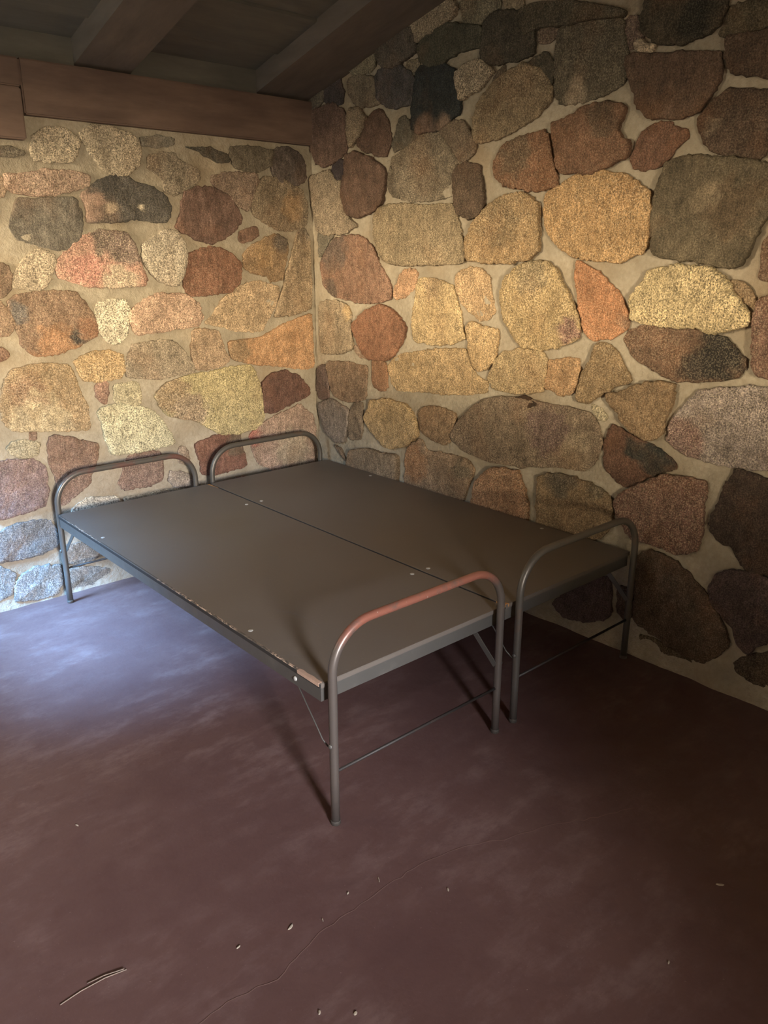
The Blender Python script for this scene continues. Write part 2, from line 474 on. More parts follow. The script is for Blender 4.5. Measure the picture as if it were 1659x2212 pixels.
# ------------------------------------------------------------------ stones, traced on the wall planes
# (colour, crystal amount, outline [u,z,...] in mm, darker/lighter marks on the stone (u,z,r,colour))
LEFT = [
((168,149,124),0.9,[-1400,2023,-1352,2057,-1295,2066,-1247,2055,-1209,2024,-1227,1977,-1252,1945,-1352,1934,-1403,1938,-1414,1978],[]),
((168,149,124),0.9,[-1206,2048,-1141,2093,-1046,2089,-959,2061,-934,2015,-947,1950,-1012,1905,-1093,1908,-1133,1937,-1177,2004],[]),
((106,94,80),0.3,[-1563,1970,-1495,1975,-1458,1967,-1456,1953,-1499,1946,-1567,1941],[]),
((156,124,104),0.7,[-1531,1878,-1470,1878,-1365,1895,-1257,1904,-1191,1887,-1192,1847,-1259,1824,-1410,1798,-1496,1802,-1532,1822],[]),
((156,128,104),0.7,[-1586,1864,-1554,1854,-1540,1829,-1550,1799,-1598,1782],[]),
((107,98,88),0.15,[-1491,1781,-1380,1782,-1258,1791,-1242,1752,-1237,1704,-1264,1606,-1330,1586,-1436,1601,-1520,1627,-1532,1666,-1514,1727],[]),
((80,74,70),0.25,[-1226,1814,-1180,1840,-1132,1874,-1058,1895,-969,1871,-876,1847,-830,1824,-807,1765,-841,1708,-909,1707,-994,1721,-1079,1706,-1205,1695,-1206,1759],[(-1215,1759,85,(146,114,96)),(-1100,1763,26,(160,140,116)),(-961,1768,14,(203,183,154))]),
((124,108,90),0.6,[-892,1986,-832,2007,-764,2004,-747,1972,-657,1952,-645,1910,-685,1874,-779,1835,-827,1849,-842,1907,-897,1929],[]),
((123,114,100),0.2,[-921,2065,-768,2074,-771,2041,-916,2025],[]),
((74,70,62),0.2,[-711,2041,-577,2043,-483,2025,-485,1990,-550,1990,-621,2023],[]),  # dark slot in the wall, its shade given as stone colour
((101,88,72),0.2,[-469,2060,-347,2066,-220,2062,-236,1989,-342,1955,-453,1974],[]),
((88,74,68),0.15,[-220,2062,-136,2082,-51,2057,-22,2003,-31,1931,-107,1908,-203,1931,-225,1980],[]),
((122,96,80),0.5,[-576,1923,-478,1942,-331,1946,-322,1911,-360,1845,-387,1780,-443,1796,-484,1848,-569,1880],[]),
((102,72,60),0.12,[-736,1813,-718,1844,-654,1864,-549,1860,-475,1824,-425,1725,-485,1669,-599,1617,-694,1638,-788,1685,-757,1743],[]),
((116,96,74),0.5,[-348,1859,-310,1911,-251,1937,-143,1920,-46,1878,-17,1812,-27,1714,-142,1683,-239,1700,-343,1754,-363,1799],[(-112,1799,67,(142,106,64))]),
((106,74,56),0.1,[-442,1671,-334,1698,-335,1648,-432,1623],[]),
((176,124,102),0.8,[-1365,1509,-1333,1566,-1258,1615,-1211,1644,-1157,1657,-1047,1659,-1006,1600,-986,1523,-964,1453,-976,1422,-1110,1421,-1237,1428,-1363,1464],[(-1105,1633,97,(110,90,80)),(-1045,1591,81,(124,100,90)),(-1090,1438,82,(180,154,128)),(-1246,1500,69,(178,110,92))]),
((160,140,116),0.8,[-1549,1479,-1500,1542,-1447,1581,-1384,1561,-1376,1525,-1404,1469,-1435,1425,-1516,1427,-1559,1432],[]),
((170,154,134),0.95,[-968,1601,-896,1644,-844,1667,-785,1659,-752,1620,-748,1548,-764,1485,-795,1427,-857,1428,-923,1470,-962,1523],[]),
((116,72,47),0.25,[-731,1566,-579,1594,-504,1567,-444,1520,-450,1434,-516,1383,-629,1377,-732,1368,-769,1431,-757,1503],[]),
((128,96,60),0.4,[-412,1576,-278,1644,-217,1656,-157,1636,-153,1567,-182,1488,-191,1439,-265,1430,-288,1460,-394,1481,-428,1501],[(-194,1626,56,(90,74,62)),(-307,1557,66,(142,106,60))]),
((138,112,82),0.6,[-93,1656,-53,1701,-8,1648,-8,1588,-8,1517,-8,1330,-8,1285,-136,1254,-250,1249,-222,1319,-166,1438],[(-48,1667,46,(106,90,74))]),
((162,131,95),0.75,[-672,1236,-602,1285,-564,1341,-434,1414,-338,1427,-218,1399,-234,1330,-274,1261,-340,1178,-483,1191,-618,1224],[]),
((122,92,70),0.4,[-1596,1369,-1544,1399,-1412,1405,-1302,1399,-1272,1357,-1234,1296,-1219,1234,-1236,1205,-1302,1178,-1385,1150,-1506,1138,-1557,1188,-1571,1287],[(-1410,1160,105,(150,101,58)),(-1316,1214,44,(62,54,50)),(-1563,1319,48,(106,96,92)),(-1259,1237,53,(138,90,56))]),
((188,174,150),1,[-1210,1347,-1154,1360,-1079,1357,-1063,1314,-1077,1244,-1088,1191,-1138,1169,-1183,1179,-1210,1234,-1220,1304],[]),
((169,131,106),0.75,[-1057,1296,-1004,1348,-901,1380,-758,1371,-698,1327,-686,1270,-706,1224,-834,1221,-958,1205,-1028,1200,-1053,1243],[]),
((168,117,64),0.5,[-539,1136,-439,1139,-330,1142,-202,1196,-8,1254,-8,1205,-8,1043,-8,957,-69,953,-238,989,-399,1009,-528,1045],[(-490,1082,66,(140,106,68))]),
((151,120,90),0.6,[-740,1206,-598,1188,-581,1109,-540,1046,-611,1012,-735,1008,-750,1082],[]),
((141,122,100),0.6,[-1063,1148,-963,1160,-840,1151,-783,1075,-745,1014,-758,986,-822,997,-908,986,-1098,1004,-1098,1046],[]),
((168,132,80),0.8,[-1347,1099,-1282,1124,-1198,1133,-1115,1111,-1112,1047,-1136,1008,-1250,1005,-1313,1016],[]),
((148,117,76),0.6,[-1653,1029,-1611,1085,-1531,1098,-1371,1084,-1350,998,-1318,909,-1309,799,-1333,781,-1509,810,-1638,820,-1687,882,-1674,972],[(-1567,980,81,(132,96,63)),(-1528,819,146,(168,144,104))]),
((140,100,80),0.5,[-1258,972,-1247,989,-1200,988,-1215,902,-1243,901,-1258,935],[]),
((176,161,124),0.8,[-1168,976,-1047,973,-1046,878,-1092,871,-1168,888],[]),
((171,151,96),0.85,[-967,900,-912,953,-805,977,-620,988,-523,1003,-410,1000,-380,918,-355,831,-353,718,-386,659,-532,654,-617,661,-746,750,-898,789,-943,842],[(-887,905,97,(147,118,79)),(-794,800,101,(146,120,90))]),
((97,61,48),0.15,[-343,906,-279,942,-201,946,-111,916,-46,843,-47,799,-157,773,-289,734,-340,746,-341,843],[]),
((185,174,136),0.95,[-1267,858,-1208,878,-1150,881,-1015,840,-958,785,-912,709,-891,650,-993,641,-1156,642,-1218,652,-1241,756,-1248,814],[]),
((156,140,108),0.6,[-1679,749,-1655,772,-1548,756,-1564,704,-1607,698,-1663,720],[]),
((122,90,68),0.3,[-1576,805,-1555,802,-1555,770,-1580,774],[]),
((124,90,70),0.3,[-1494,770,-1459,770,-1356,731,-1284,706,-1292,641,-1327,580,-1343,525,-1403,493,-1463,452,-1491,448,-1485,570,-1510,649,-1509,723],[]),
((126,96,88),0.35,[-1757,687,-1659,688,-1584,678,-1538,636,-1541,544,-1556,462,-1658,446,-1794,434],[]),
((124,92,76),0.4,[-1144,616,-1096,633,-974,618,-964,555,-977,476,-1031,460,-1175,463,-1201,498,-1165,551],[]),
((138,116,96),0.4,[-868,601,-844,622,-819,593,-813,529,-872,550],[]),
((143,125,110),0.5,[-920,507,-813,466,-806,417,-905,426,-934,468],[]),
((116,70,49),0.15,[-772,627,-661,652,-514,640,-500,563,-476,460,-664,452,-745,465,-750,550],[(-522,599,69,(102,80,60))]),
((156,122,100),0.5,[-441,630,-330,690,-185,726,-117,757,-24,683,-8,600,-8,402,-92,358,-240,408,-306,408,-394,463,-427,540],[(-423,616,52,(160,80,60)),(-168,510,113,(160,136,108))]),
((184,172,152),0.95,[-1441,414,-1361,451,-1218,431,-1198,387,-1267,351,-1401,351],[]),
((160,140,112),0.7,[-1179,423,-1057,414,-928,415,-841,398,-870,329,-1045,324,-1166,360],[]),
((111,106,104),0.5,[-1803,368,-1682,395,-1553,385,-1525,321,-1525,252,-1600,232,-1704,239,-1823,233],[]),
((126,122,118),0.6,[-1826,214,-1777,206,-1734,151,-1762,71,-1848,58],[]),
((122,118,114),0.6,[-1709,144,-1626,170,-1528,154,-1530,64,-1565,13,-1750,33,-1737,93],[]),
((133,116,100),0.5,[-1494,245,-1415,235,-1345,177,-1349,147,-1418,135,-1500,161],[]),
((122,112,102),0.5,[-1495,125,-1373,102,-1298,71,-1302,31,-1384,12,-1498,24],[]),
((116,90,70),0.3,[-1635,1527,-1576,1511,-1567,1479,-1581,1416,-1607,1401,-1653,1399],[]),
((138,106,80),0.5,[-1659,1364,-1619,1370,-1595,1321,-1582,1272,-1606,1240,-1677,1237],[]),
((122,85,62),0.3,[-1683,1197,-1646,1178,-1625,1160,-1624,1139,-1693,1124],[]),
((113,80,63),0.3,[-756,284,-529,263,-414,171,-453,41,-688,71],[]),
((128,104,90),0.3,[-281,336,-54,322,-26,145,-226,158],[])]
LEFT_REST = [
((138,112,82),0.2,[-2623,1004,-2477,976,-2313,1079,-2289,1208,-2422,1263,-2622,1217,-2692,1142],[]),
((128,96,63),0.2,[-3278,1434,-3198,1350,-3108,1323,-2973,1395,-2902,1461,-2924,1594,-3087,1639,-3189,1620,-3291,1522],[]),
((102,72,60),0.6,[-2978,549,-2863,502,-2700,492,-2613,571,-2607,662,-2761,722,-2890,759,-3051,712,-3081,628],[]),
((92,65,51),0.8,[-3099,1141,-3166,1037,-3127,994,-3008,907,-2893,937,-2790,981,-2781,1077,-2829,1144,-2964,1179],[]),
((116,70,49),0.6,[-2984,113,-2804,151,-2694,220,-2740,347,-2845,388,-3059,375,-3159,313,-3130,187],[]),
((151,120,90),0.6,[-2723,1757,-2740,1650,-2673,1601,-2578,1565,-2399,1606,-2320,1669,-2359,1809,-2444,1854,-2574,1850],[]),
((160,140,116),0.8,[-2345,953,-2237,844,-2044,814,-1921,852,-1922,948,-2046,1079,-2183,1090,-2292,1041],[]),
((107,98,88),0.8,[-2129,1562,-2236,1490,-2249,1399,-2174,1318,-2087,1294,-1958,1302,-1895,1380,-1877,1473,-1944,1564,-2014,1573],[]),
((102,72,60),0.6,[-3044,431,-3078,525,-3202,588,-3390,576,-3405,466,-3306,371,-3177,367],[]),
((151,120,90),0.6,[-2200,291,-2357,254,-2304,106,-2142,17,-2009,25,-1923,135,-2040,248],[]),
((102,72,60),0.6,[-1654,2089,-1766,2127,-1997,2079,-2076,1957,-2015,1844,-1835,1805,-1676,1858,-1608,1957],[]),
((151,120,90),0.4,[-2459,470,-2401,410,-2306,375,-2156,406,-2097,484,-2096,540,-2170,628,-2328,639,-2433,598],[]),
((92,65,51),0.4,[-2967,2114,-3011,2007,-2990,1927,-2815,1874,-2711,1898,-2597,1974,-2619,2072,-2710,2146,-2847,2171],[]),
((122,92,70),0.2,[-2404,653,-2289,661,-2244,719,-2232,781,-2310,833,-2385,886,-2492,857,-2563,803,-2587,739,-2523,682],[]),
((122,92,70),0.8,[-2173,1834,-2323,1783,-2324,1715,-2264,1635,-2118,1607,-2011,1604,-1859,1656,-1849,1745,-1888,1789,-2081,1851],[]),
((92,65,51),0.2,[-2567,1277,-2505,1363,-2538,1463,-2601,1510,-2751,1468,-2819,1377,-2808,1271,-2661,1260],[]),
((107,98,88),0.2,[-3078,1939,-3054,2039,-3088,2147,-3181,2183,-3255,2174,-3373,2138,-3365,2039,-3357,1963,-3243,1904,-3173,1895],[]),
((102,72,60),0.8,[-2485,346,-2620,306,-2667,206,-2610,95,-2486,82,-2366,171,-2390,285],[]),
((116,70,49),0.6,[-3359,870,-3417,778,-3378,703,-3266,642,-3108,670,-3084,736,-3110,840,-3204,873],[]),
((87,74,68),0.6,[-3233,1881,-3314,1877,-3357,1838,-3383,1759,-3364,1690,-3266,1643,-3189,1657,-3096,1700,-3080,1791,-3122,1849],[]),
((128,96,63),0.2,[-2471,2105,-2534,2062,-2498,1975,-2448,1938,-2359,1913,-2220,1936,-2197,2012,-2208,2057,-2320,2115,-2400,2131],[]),
((87,74,68),0.8,[-1153,255,-1134,129,-997,47,-835,84,-779,179,-847,263,-1009,305],[]),
((92,65,51),0.8,[-1975,1083,-1874,1080,-1756,1147,-1751,1198,-1802,1259,-1890,1264,-1961,1258,-2025,1183,-2040,1128],[]),
((138,112,82),0.4,[-2015,500,-2082,470,-2122,416,-2144,360,-2084,305,-1990,296,-1907,313,-1858,381,-1846,438,-1898,484],[]),
((138,112,82),0.2,[-1907,754,-1992,780,-2085,737,-2146,694,-2104,596,-2017,567,-1951,574,-1859,643,-1862,697],[]),
((160,140,116),0.2,[-2905,825,-2824,792,-2721,787,-2628,865,-2655,914,-2794,956,-2896,900],[]),
((160,140,116),0.2,[-2910,1743,-2833,1716,-2727,1752,-2690,1812,-2751,1870,-2872,1853,-2925,1811],[]),
((87,74,68),0.8,[-1767,1434,-1833,1414,-1883,1382,-1901,1339,-1851,1310,-1805,1298,-1738,1318,-1675,1363,-1660,1389,-1707,1433],[]),
((87,74,68),0.2,[-1798,1493,-1708,1518,-1674,1562,-1675,1592,-1722,1640,-1776,1638,-1848,1617,-1882,1575,-1883,1523,-1854,1491],[]),
((128,96,63),0.6,[-2416,1506,-2337,1495,-2277,1510,-2241,1532,-2266,1591,-2298,1619,-2373,1606,-2413,1584,-2444,1546],[]),
((107,98,88),0.8,[-3126,1166,-3118,1210,-3179,1248,-3239,1266,-3304,1233,-3328,1161,-3300,1114,-3233,1099,-3163,1119],[]),
((116,70,49),0.2,[-2197,1159,-2101,1167,-2078,1221,-2099,1269,-2170,1285,-2250,1263,-2290,1219,-2256,1174],[]),
((107,98,88),0.4,[-2472,1358,-2438,1301,-2374,1278,-2270,1290,-2222,1329,-2250,1382,-2347,1423,-2412,1417],[]),
((151,120,90),0.8,[-2214,1875,-2202,1857,-2156,1853,-2097,1872,-2073,1901,-2071,1936,-2105,1959,-2143,1960,-2206,1951,-2226,1911],[]),
((107,98,88),0.6,[-2950,1198,-2894,1193,-2845,1219,-2851,1263,-2900,1310,-2977,1323,-3031,1310,-3048,1274,-3024,1235],[]),
((102,72,60),0.6,[-2892,1526,-2871,1480,-2787,1457,-2749,1473,-2712,1524,-2756,1568,-2816,1581,-2869,1561],[]),
((122,92,70),0.8,[-3075,75,-3063,123,-3121,133,-3174,125,-3224,80,-3200,50,-3130,47],[]),
((128,96,63),0.4,[-1663,1769,-1707,1756,-1741,1728,-1749,1699,-1708,1671,-1673,1682,-1622,1697,-1606,1729,-1609,1761],[]),
((116,70,49),0.6,[-542,328,-498,303,-435,307,-408,327,-413,362,-445,386,-493,396,-541,397,-571,376,-560,351],[]),
((128,96,63),0.6,[-2761,115,-2788,69,-2742,27,-2680,24,-2647,60,-2660,109,-2702,127],[]),
((92,65,51),0.2,[-2599,353,-2550,362,-2511,398,-2531,457,-2587,467,-2629,445,-2636,393],[]),
((138,112,82),0.2,[-227,44,-233,91,-295,109,-345,101,-352,56,-306,16,-245,22],[]),
((128,96,63),0.4,[-2590,474,-2528,476,-2508,504,-2522,562,-2564,569,-2625,547,-2634,506],[]),
((116,70,49),0.8,[-3057,1672,-3026,1661,-2979,1669,-2956,1691,-2974,1726,-3004,1745,-3048,1750,-3080,1731,-3081,1705],[]),
((116,70,49),0.2,[-1866,836,-1817,833,-1767,861,-1751,877,-1765,911,-1814,926,-1857,909,-1882,890,-1888,855],[])]
RIGHT = [
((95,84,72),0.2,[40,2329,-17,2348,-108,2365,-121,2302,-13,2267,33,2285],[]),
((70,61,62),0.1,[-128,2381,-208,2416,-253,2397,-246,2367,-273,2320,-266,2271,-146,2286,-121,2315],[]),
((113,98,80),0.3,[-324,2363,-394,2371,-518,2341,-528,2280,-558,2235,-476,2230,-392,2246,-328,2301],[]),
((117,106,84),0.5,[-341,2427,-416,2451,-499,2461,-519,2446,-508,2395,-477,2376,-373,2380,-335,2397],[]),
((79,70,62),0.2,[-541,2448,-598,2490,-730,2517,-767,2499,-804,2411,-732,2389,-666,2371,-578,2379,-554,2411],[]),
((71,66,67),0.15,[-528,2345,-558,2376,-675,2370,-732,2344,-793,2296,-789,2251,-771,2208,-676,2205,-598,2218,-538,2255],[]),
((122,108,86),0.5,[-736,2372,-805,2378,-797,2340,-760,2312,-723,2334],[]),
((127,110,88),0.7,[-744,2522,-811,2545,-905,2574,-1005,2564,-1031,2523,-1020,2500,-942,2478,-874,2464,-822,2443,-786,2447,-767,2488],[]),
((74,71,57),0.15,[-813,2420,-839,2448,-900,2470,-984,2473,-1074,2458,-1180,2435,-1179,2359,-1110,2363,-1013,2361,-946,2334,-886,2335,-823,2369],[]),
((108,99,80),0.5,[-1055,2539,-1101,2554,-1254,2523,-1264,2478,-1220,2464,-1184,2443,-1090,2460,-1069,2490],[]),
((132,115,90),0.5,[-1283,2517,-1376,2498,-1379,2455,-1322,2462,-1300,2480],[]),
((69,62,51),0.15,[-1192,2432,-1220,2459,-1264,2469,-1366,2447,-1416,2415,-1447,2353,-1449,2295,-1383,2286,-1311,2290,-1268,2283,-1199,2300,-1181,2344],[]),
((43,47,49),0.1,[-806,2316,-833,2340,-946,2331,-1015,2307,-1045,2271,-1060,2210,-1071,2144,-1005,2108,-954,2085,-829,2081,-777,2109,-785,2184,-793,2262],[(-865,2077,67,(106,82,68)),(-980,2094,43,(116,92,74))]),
((149,130,106),1,[-1044,2287,-1112,2308,-1182,2315,-1227,2275,-1250,2262,-1195,2223,-1133,2200,-1077,2181,-1059,2237],[]),
((93,81,66),0.2,[-1269,2259,-1298,2275,-1299,2244,-1283,2216,-1235,2200,-1241,2227],[]),
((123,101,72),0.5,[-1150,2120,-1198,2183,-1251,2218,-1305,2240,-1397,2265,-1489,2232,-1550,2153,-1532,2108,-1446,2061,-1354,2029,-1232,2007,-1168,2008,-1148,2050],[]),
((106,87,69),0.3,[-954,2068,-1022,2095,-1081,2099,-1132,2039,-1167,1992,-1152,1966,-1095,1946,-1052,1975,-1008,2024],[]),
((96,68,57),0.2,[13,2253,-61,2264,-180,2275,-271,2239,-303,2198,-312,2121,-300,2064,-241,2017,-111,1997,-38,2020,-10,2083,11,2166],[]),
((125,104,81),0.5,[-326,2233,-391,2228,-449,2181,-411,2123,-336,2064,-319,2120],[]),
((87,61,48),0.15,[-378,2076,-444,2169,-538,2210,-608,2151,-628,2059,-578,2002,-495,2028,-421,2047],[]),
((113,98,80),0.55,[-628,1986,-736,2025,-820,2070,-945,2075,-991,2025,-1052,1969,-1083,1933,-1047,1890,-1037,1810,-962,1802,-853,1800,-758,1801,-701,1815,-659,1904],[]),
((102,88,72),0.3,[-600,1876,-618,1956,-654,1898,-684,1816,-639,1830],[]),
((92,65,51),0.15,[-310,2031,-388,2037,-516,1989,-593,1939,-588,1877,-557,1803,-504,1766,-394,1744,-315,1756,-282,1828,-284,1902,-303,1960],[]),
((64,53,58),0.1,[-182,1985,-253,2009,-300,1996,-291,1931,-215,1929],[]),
((132,112,90),0.6,[2,1945,-167,1971,-211,1920,-279,1905,-276,1808,-312,1740,-378,1706,-273,1668,-116,1666,-44,1691,-21,1819],[]),
((83,63,48),0.2,[-1040,1891,-1079,1926,-1154,1927,-1187,1908,-1206,1841,-1218,1762,-1188,1723,-1139,1710,-1070,1739,-1048,1804],[]),
((116,74,42),0.35,[-1268,1916,-1321,1981,-1380,1998,-1535,2014,-1555,1936,-1580,1868,-1599,1817,-1522,1804,-1343,1828,-1280,1871],[(-1383,1950,82,(94,70,48))]),
((90,80,64),0.35,[-1558,2347,-1591,2367,-1706,2360,-1823,2343,-1835,2298,-1859,2222,-1866,2159,-1845,2132,-1783,2116,-1704,2101,-1600,2103,-1566,2139,-1552,2225,-1556,2281],[(-1661,2122,55,(140,122,98))]),
((110,86,74),0.4,[-1842,2330,-1878,2338,-1909,2317,-1908,2276,-1888,2249,-1860,2248,-1839,2288],[]),
((69,59,44),0.15,[-1917,2321,-1926,2355,-1930,2400,-2196,2345,-2209,2292,-2188,2257,-2154,2237,-2091,2230,-2036,2228,-1965,2248,-1923,2285],[(-2115,2292,70,(43,40,33))]),
((92,68,51),0.12,[-1866,2212,-1897,2222,-1976,2203,-2017,2196,-2102,2189,-2203,2175,-2215,2130,-2207,2082,-2179,2050,-2149,2013,-2098,2003,-2041,2005,-1968,2020,-1935,2047,-1905,2109,-1878,2157],[]),
((87,74,52),0.2,[-2223,2259,-2218,2298,-2267,2297,-2365,2280,-2373,2223,-2278,2223,-2219,2219,-2201,2233],[]),
((86,64,47),0.15,[-2220,2210,-2280,2211,-2376,2206,-2396,2073,-2315,2100,-2256,2111,-2236,2140],[]),
((78,58,44),0.2,[-2162,1987,-2199,2023,-2245,2062,-2313,2051,-2402,2034,-2418,1928,-2397,1877,-2367,1848,-2309,1867,-2239,1881,-2199,1910,-2169,1949],[(-2207,1959,26,(117,96,74))]),
((108,70,48),0.15,[-1911,1885,-1930,1926,-1955,1973,-2001,1991,-2055,1978,-2113,1959,-2121,1931,-2092,1915,-2056,1879,-2017,1860,-1969,1852,-1932,1859],[]),
((113,75,48),0.25,[-1560,2036,-1640,2047,-1721,2072,-1787,2076,-1866,2066,-1866,2030,-1848,1987,-1863,1960,-1905,1950,-1894,1896,-1865,1884,-1781,1862,-1734,1857,-1629,1860,-1602,1887,-1583,1977],[(-1791,2034,65,(92,68,48))]),
((163,121,63),0.7,[-1544,1727,-1551,1789,-1621,1815,-1703,1851,-1784,1856,-1884,1834,-1993,1778,-2011,1716,-2015,1639,-2003,1577,-1916,1540,-1795,1544,-1709,1556,-1634,1590,-1573,1643],[]),
((93,80,60),0.15,[-2035,1639,-2031,1731,-2041,1798,-2065,1860,-2130,1872,-2261,1859,-2385,1835,-2459,1819,-2475,1712,-2411,1659,-2384,1589,-2370,1527,-2306,1528,-2188,1548,-2083,1553,-2040,1576],[(-2313,1704,90,(92,74,52)),(-2230,1737,46,(125,106,80))]),
((106,76,54),0.3,[-2484,1657,-2434,1603,-2433,1532,-2427,1492,-2510,1488],[]),
((133,112,82),0.6,[-514,1734,-566,1780,-695,1787,-852,1771,-1028,1773,-1070,1716,-1102,1619,-1122,1536,-1080,1522,-949,1523,-763,1518,-647,1519,-583,1544,-527,1627],[]),
((149,115,68),0.7,[-1136,1600,-1152,1657,-1198,1708,-1271,1762,-1345,1786,-1429,1797,-1508,1754,-1516,1667,-1523,1579,-1483,1547,-1386,1532,-1231,1535,-1152,1538],[(-1326,1690,108,(128,101,63))]),
((124,85,64),0.35,[-62,1515,-119,1587,-194,1638,-290,1654,-404,1646,-481,1599,-534,1525,-598,1459,-628,1399,-618,1351,-533,1335,-387,1326,-318,1341,-173,1350,-89,1397],[(-180,1580,105,(94,74,66)),(-137,1391,59,(94,74,64))]),
((168,120,78),0.6,[-649,1379,-684,1447,-724,1488,-782,1493,-819,1476,-801,1423,-754,1384,-682,1358,-653,1364],[]),
((176,144,92),0.8,[-815,1411,-834,1450,-880,1456,-973,1440,-1047,1417,-1076,1356,-1103,1301,-1110,1239,-1139,1209,-1056,1172,-944,1159,-809,1163,-788,1197,-787,1278,-806,1345],[(-927,1427,63,(151,120,79))]),
((176,137,90),0.8,[-1069,1461,-1097,1491,-1165,1501,-1224,1493,-1259,1459,-1278,1400,-1305,1324,-1267,1299,-1218,1287,-1156,1324,-1104,1370,-1075,1412],[]),
((181,143,88),0.8,[-1149,1241,-1173,1273,-1245,1253,-1326,1245,-1327,1161,-1301,1109,-1262,1075,-1213,1061,-1187,1105,-1165,1173],[]),
((138,116,90),0.6,[-40,1312,-184,1322,-281,1307,-319,1253,-311,1171,-318,1090,-263,1065,-61,1039,-46,1130],[(-292,1273,39,(176,140,88))]),
((130,79,46),0.25,[-330,1202,-377,1241,-446,1286,-566,1320,-641,1296,-737,1228,-723,1165,-682,1113,-618,1060,-532,1049,-455,1053,-386,1118],[]),
((154,122,98),0.5,[-343,1104,-386,1092,-455,1047,-395,1046,-344,1070],[]),
((165,131,82),0.7,[-607,1014,-644,1059,-728,1095,-868,1114,-983,1134,-1133,1151,-1157,1115,-1176,1072,-1204,1039,-1273,1021,-1272,970,-1173,947,-1064,936,-892,928,-688,903,-635,945],[]),
((135,90,56),0.3,[-489,1038,-585,1036,-596,970,-604,914,-565,895,-500,902,-483,957],[]),
((124,95,72),0.45,[-93,978,-129,996,-274,1002,-438,1003,-437,938,-425,839,-367,810,-256,799,-157,814,-114,886],[]),
((92,70,64),0.2,[-11,946,-76,976,-101,868,-111,799,-24,780,1,832],[]),
((122,106,96),0.4,[-22,745,-141,791,-230,764,-286,748,-264,635,-244,568,-172,556,-81,605],[]),
((117,96,76),0.4,[-307,751,-345,795,-399,795,-404,704,-384,608,-286,591,-282,669],[]),
((165,130,76),0.75,[-427,715,-470,792,-478,825,-632,850,-751,840,-803,800,-831,737,-832,692,-740,631,-615,596,-545,631,-488,670],[]),
((128,96,63),0.4,[-843,809,-891,848,-984,856,-1080,845,-1079,787,-1048,708,-1020,687,-908,705,-861,732],[]),
((118,96,76),0.5,[-1069,730,-1111,812,-1179,877,-1289,943,-1422,965,-1574,963,-1717,963,-1825,959,-1873,912,-1891,840,-1868,761,-1826,715,-1691,709,-1494,674,-1333,659,-1177,672,-1112,701],[(-1631,854,109,(106,80,72)),(-1779,781,84,(140,118,92)),(-1154,777,77,(106,84,66))]),
((163,134,88),0.7,[-1285,1030,-1314,1092,-1356,1145,-1435,1171,-1558,1176,-1601,1149,-1592,1084,-1580,1013,-1447,992,-1330,992],[]),
((160,130,79),0.75,[-1347,1392,-1356,1447,-1415,1504,-1484,1527,-1578,1531,-1627,1489,-1662,1439,-1713,1370,-1749,1301,-1744,1241,-1650,1206,-1557,1185,-1461,1201,-1406,1260,-1364,1316],[(-1701,1271,57,(128,88,74)),(-1511,1489,83,(138,116,80))]),
((165,101,44),0.5,[-1712,1539,-1796,1502,-1848,1469,-1906,1425,-1938,1381,-1961,1337,-1958,1303,-1897,1257,-1813,1247,-1775,1279,-1750,1361,-1718,1472],[(-1944,1319,31,(138,96,64))]),
((179,154,104),0.95,[-1975,1417,-2021,1462,-2041,1507,-2158,1522,-2262,1515,-2319,1484,-2363,1425,-2418,1372,-2419,1352,-2396,1327,-2318,1306,-2267,1306,-2230,1327,-2124,1318,-2029,1323,-1990,1333],[]),
((138,108,72),0.5,[-2333,1472,-2376,1471,-2417,1432,-2427,1393,-2383,1416,-2347,1445],[]),
((105,74,52),0.4,[-1956,1257,-1982,1292,-2037,1310,-2124,1312,-2232,1309,-2331,1289,-2379,1261,-2419,1219,-2407,1167,-2340,1144,-2196,1130,-2113,1152,-2040,1173,-1984,1214],[(-2329,1221,92,(44,38,34)),(-2231,1179,45,(58,48,42))]),
((116,80,63),0.5,[-2434,1363,-2445,1417,-2502,1440,-2543,1170,-2474,1184,-2452,1222,-2452,1274],[]),
((162,118,68),0.6,[-1617,1140,-1680,1157,-1754,1160,-1759,1107,-1743,1025,-1684,1012,-1597,1033,-1613,1091],[]),
((128,100,63),0.5,[-1836,1229,-1893,1227,-1938,1191,-1978,1136,-1996,1098,-1916,1071,-1863,1034,-1822,998,-1760,1007,-1786,1097,-1822,1175],[]),
((128,98,63),0.4,[-1907,1043,-1972,1057,-2061,1097,-2117,1115,-2178,1114,-2179,1056,-2161,1001,-2150,930,-2110,898,-2077,901,-2014,927,-1961,984,-1917,1015],[]),
((144,128,122),0.8,[-2179,908,-2190,986,-2235,1050,-2281,1098,-2363,1116,-2605,1151,-2648,882,-2449,855,-2348,855,-2258,864,-2202,887],[(-2233,917,87,(128,96,90))]),
((94,60,42),0.15,[-1933,924,-1974,912,-2046,881,-2134,866,-2207,828,-2215,802,-2158,773,-2101,752,-2065,709,-2018,699,-1983,710,-1921,754,-1912,842],[(-2050,848,44,(52,52,49)),(-2139,816,68,(52,52,49))]),
((117,79,64),0.6,[-1987,613,-2003,654,-2098,719,-2191,766,-2252,776,-2342,778,-2350,734,-2344,661,-2349,578,-2339,515,-2277,482,-2211,492,-2150,500,-2090,484,-2037,533],[]),
((126,98,64),0.45,[-1602,649,-1721,675,-1854,666,-1921,648,-1966,621,-1970,516,-1948,470,-1877,423,-1785,398,-1613,380,-1604,565],[(-1722,661,81,(94,80,64)),(-1901,646,49,(102,86,64))]),
((149,101,63),0.7,[-1231,472,-1247,546,-1314,613,-1396,638,-1477,643,-1522,578,-1547,491,-1551,412,-1377,381,-1225,400],[]),
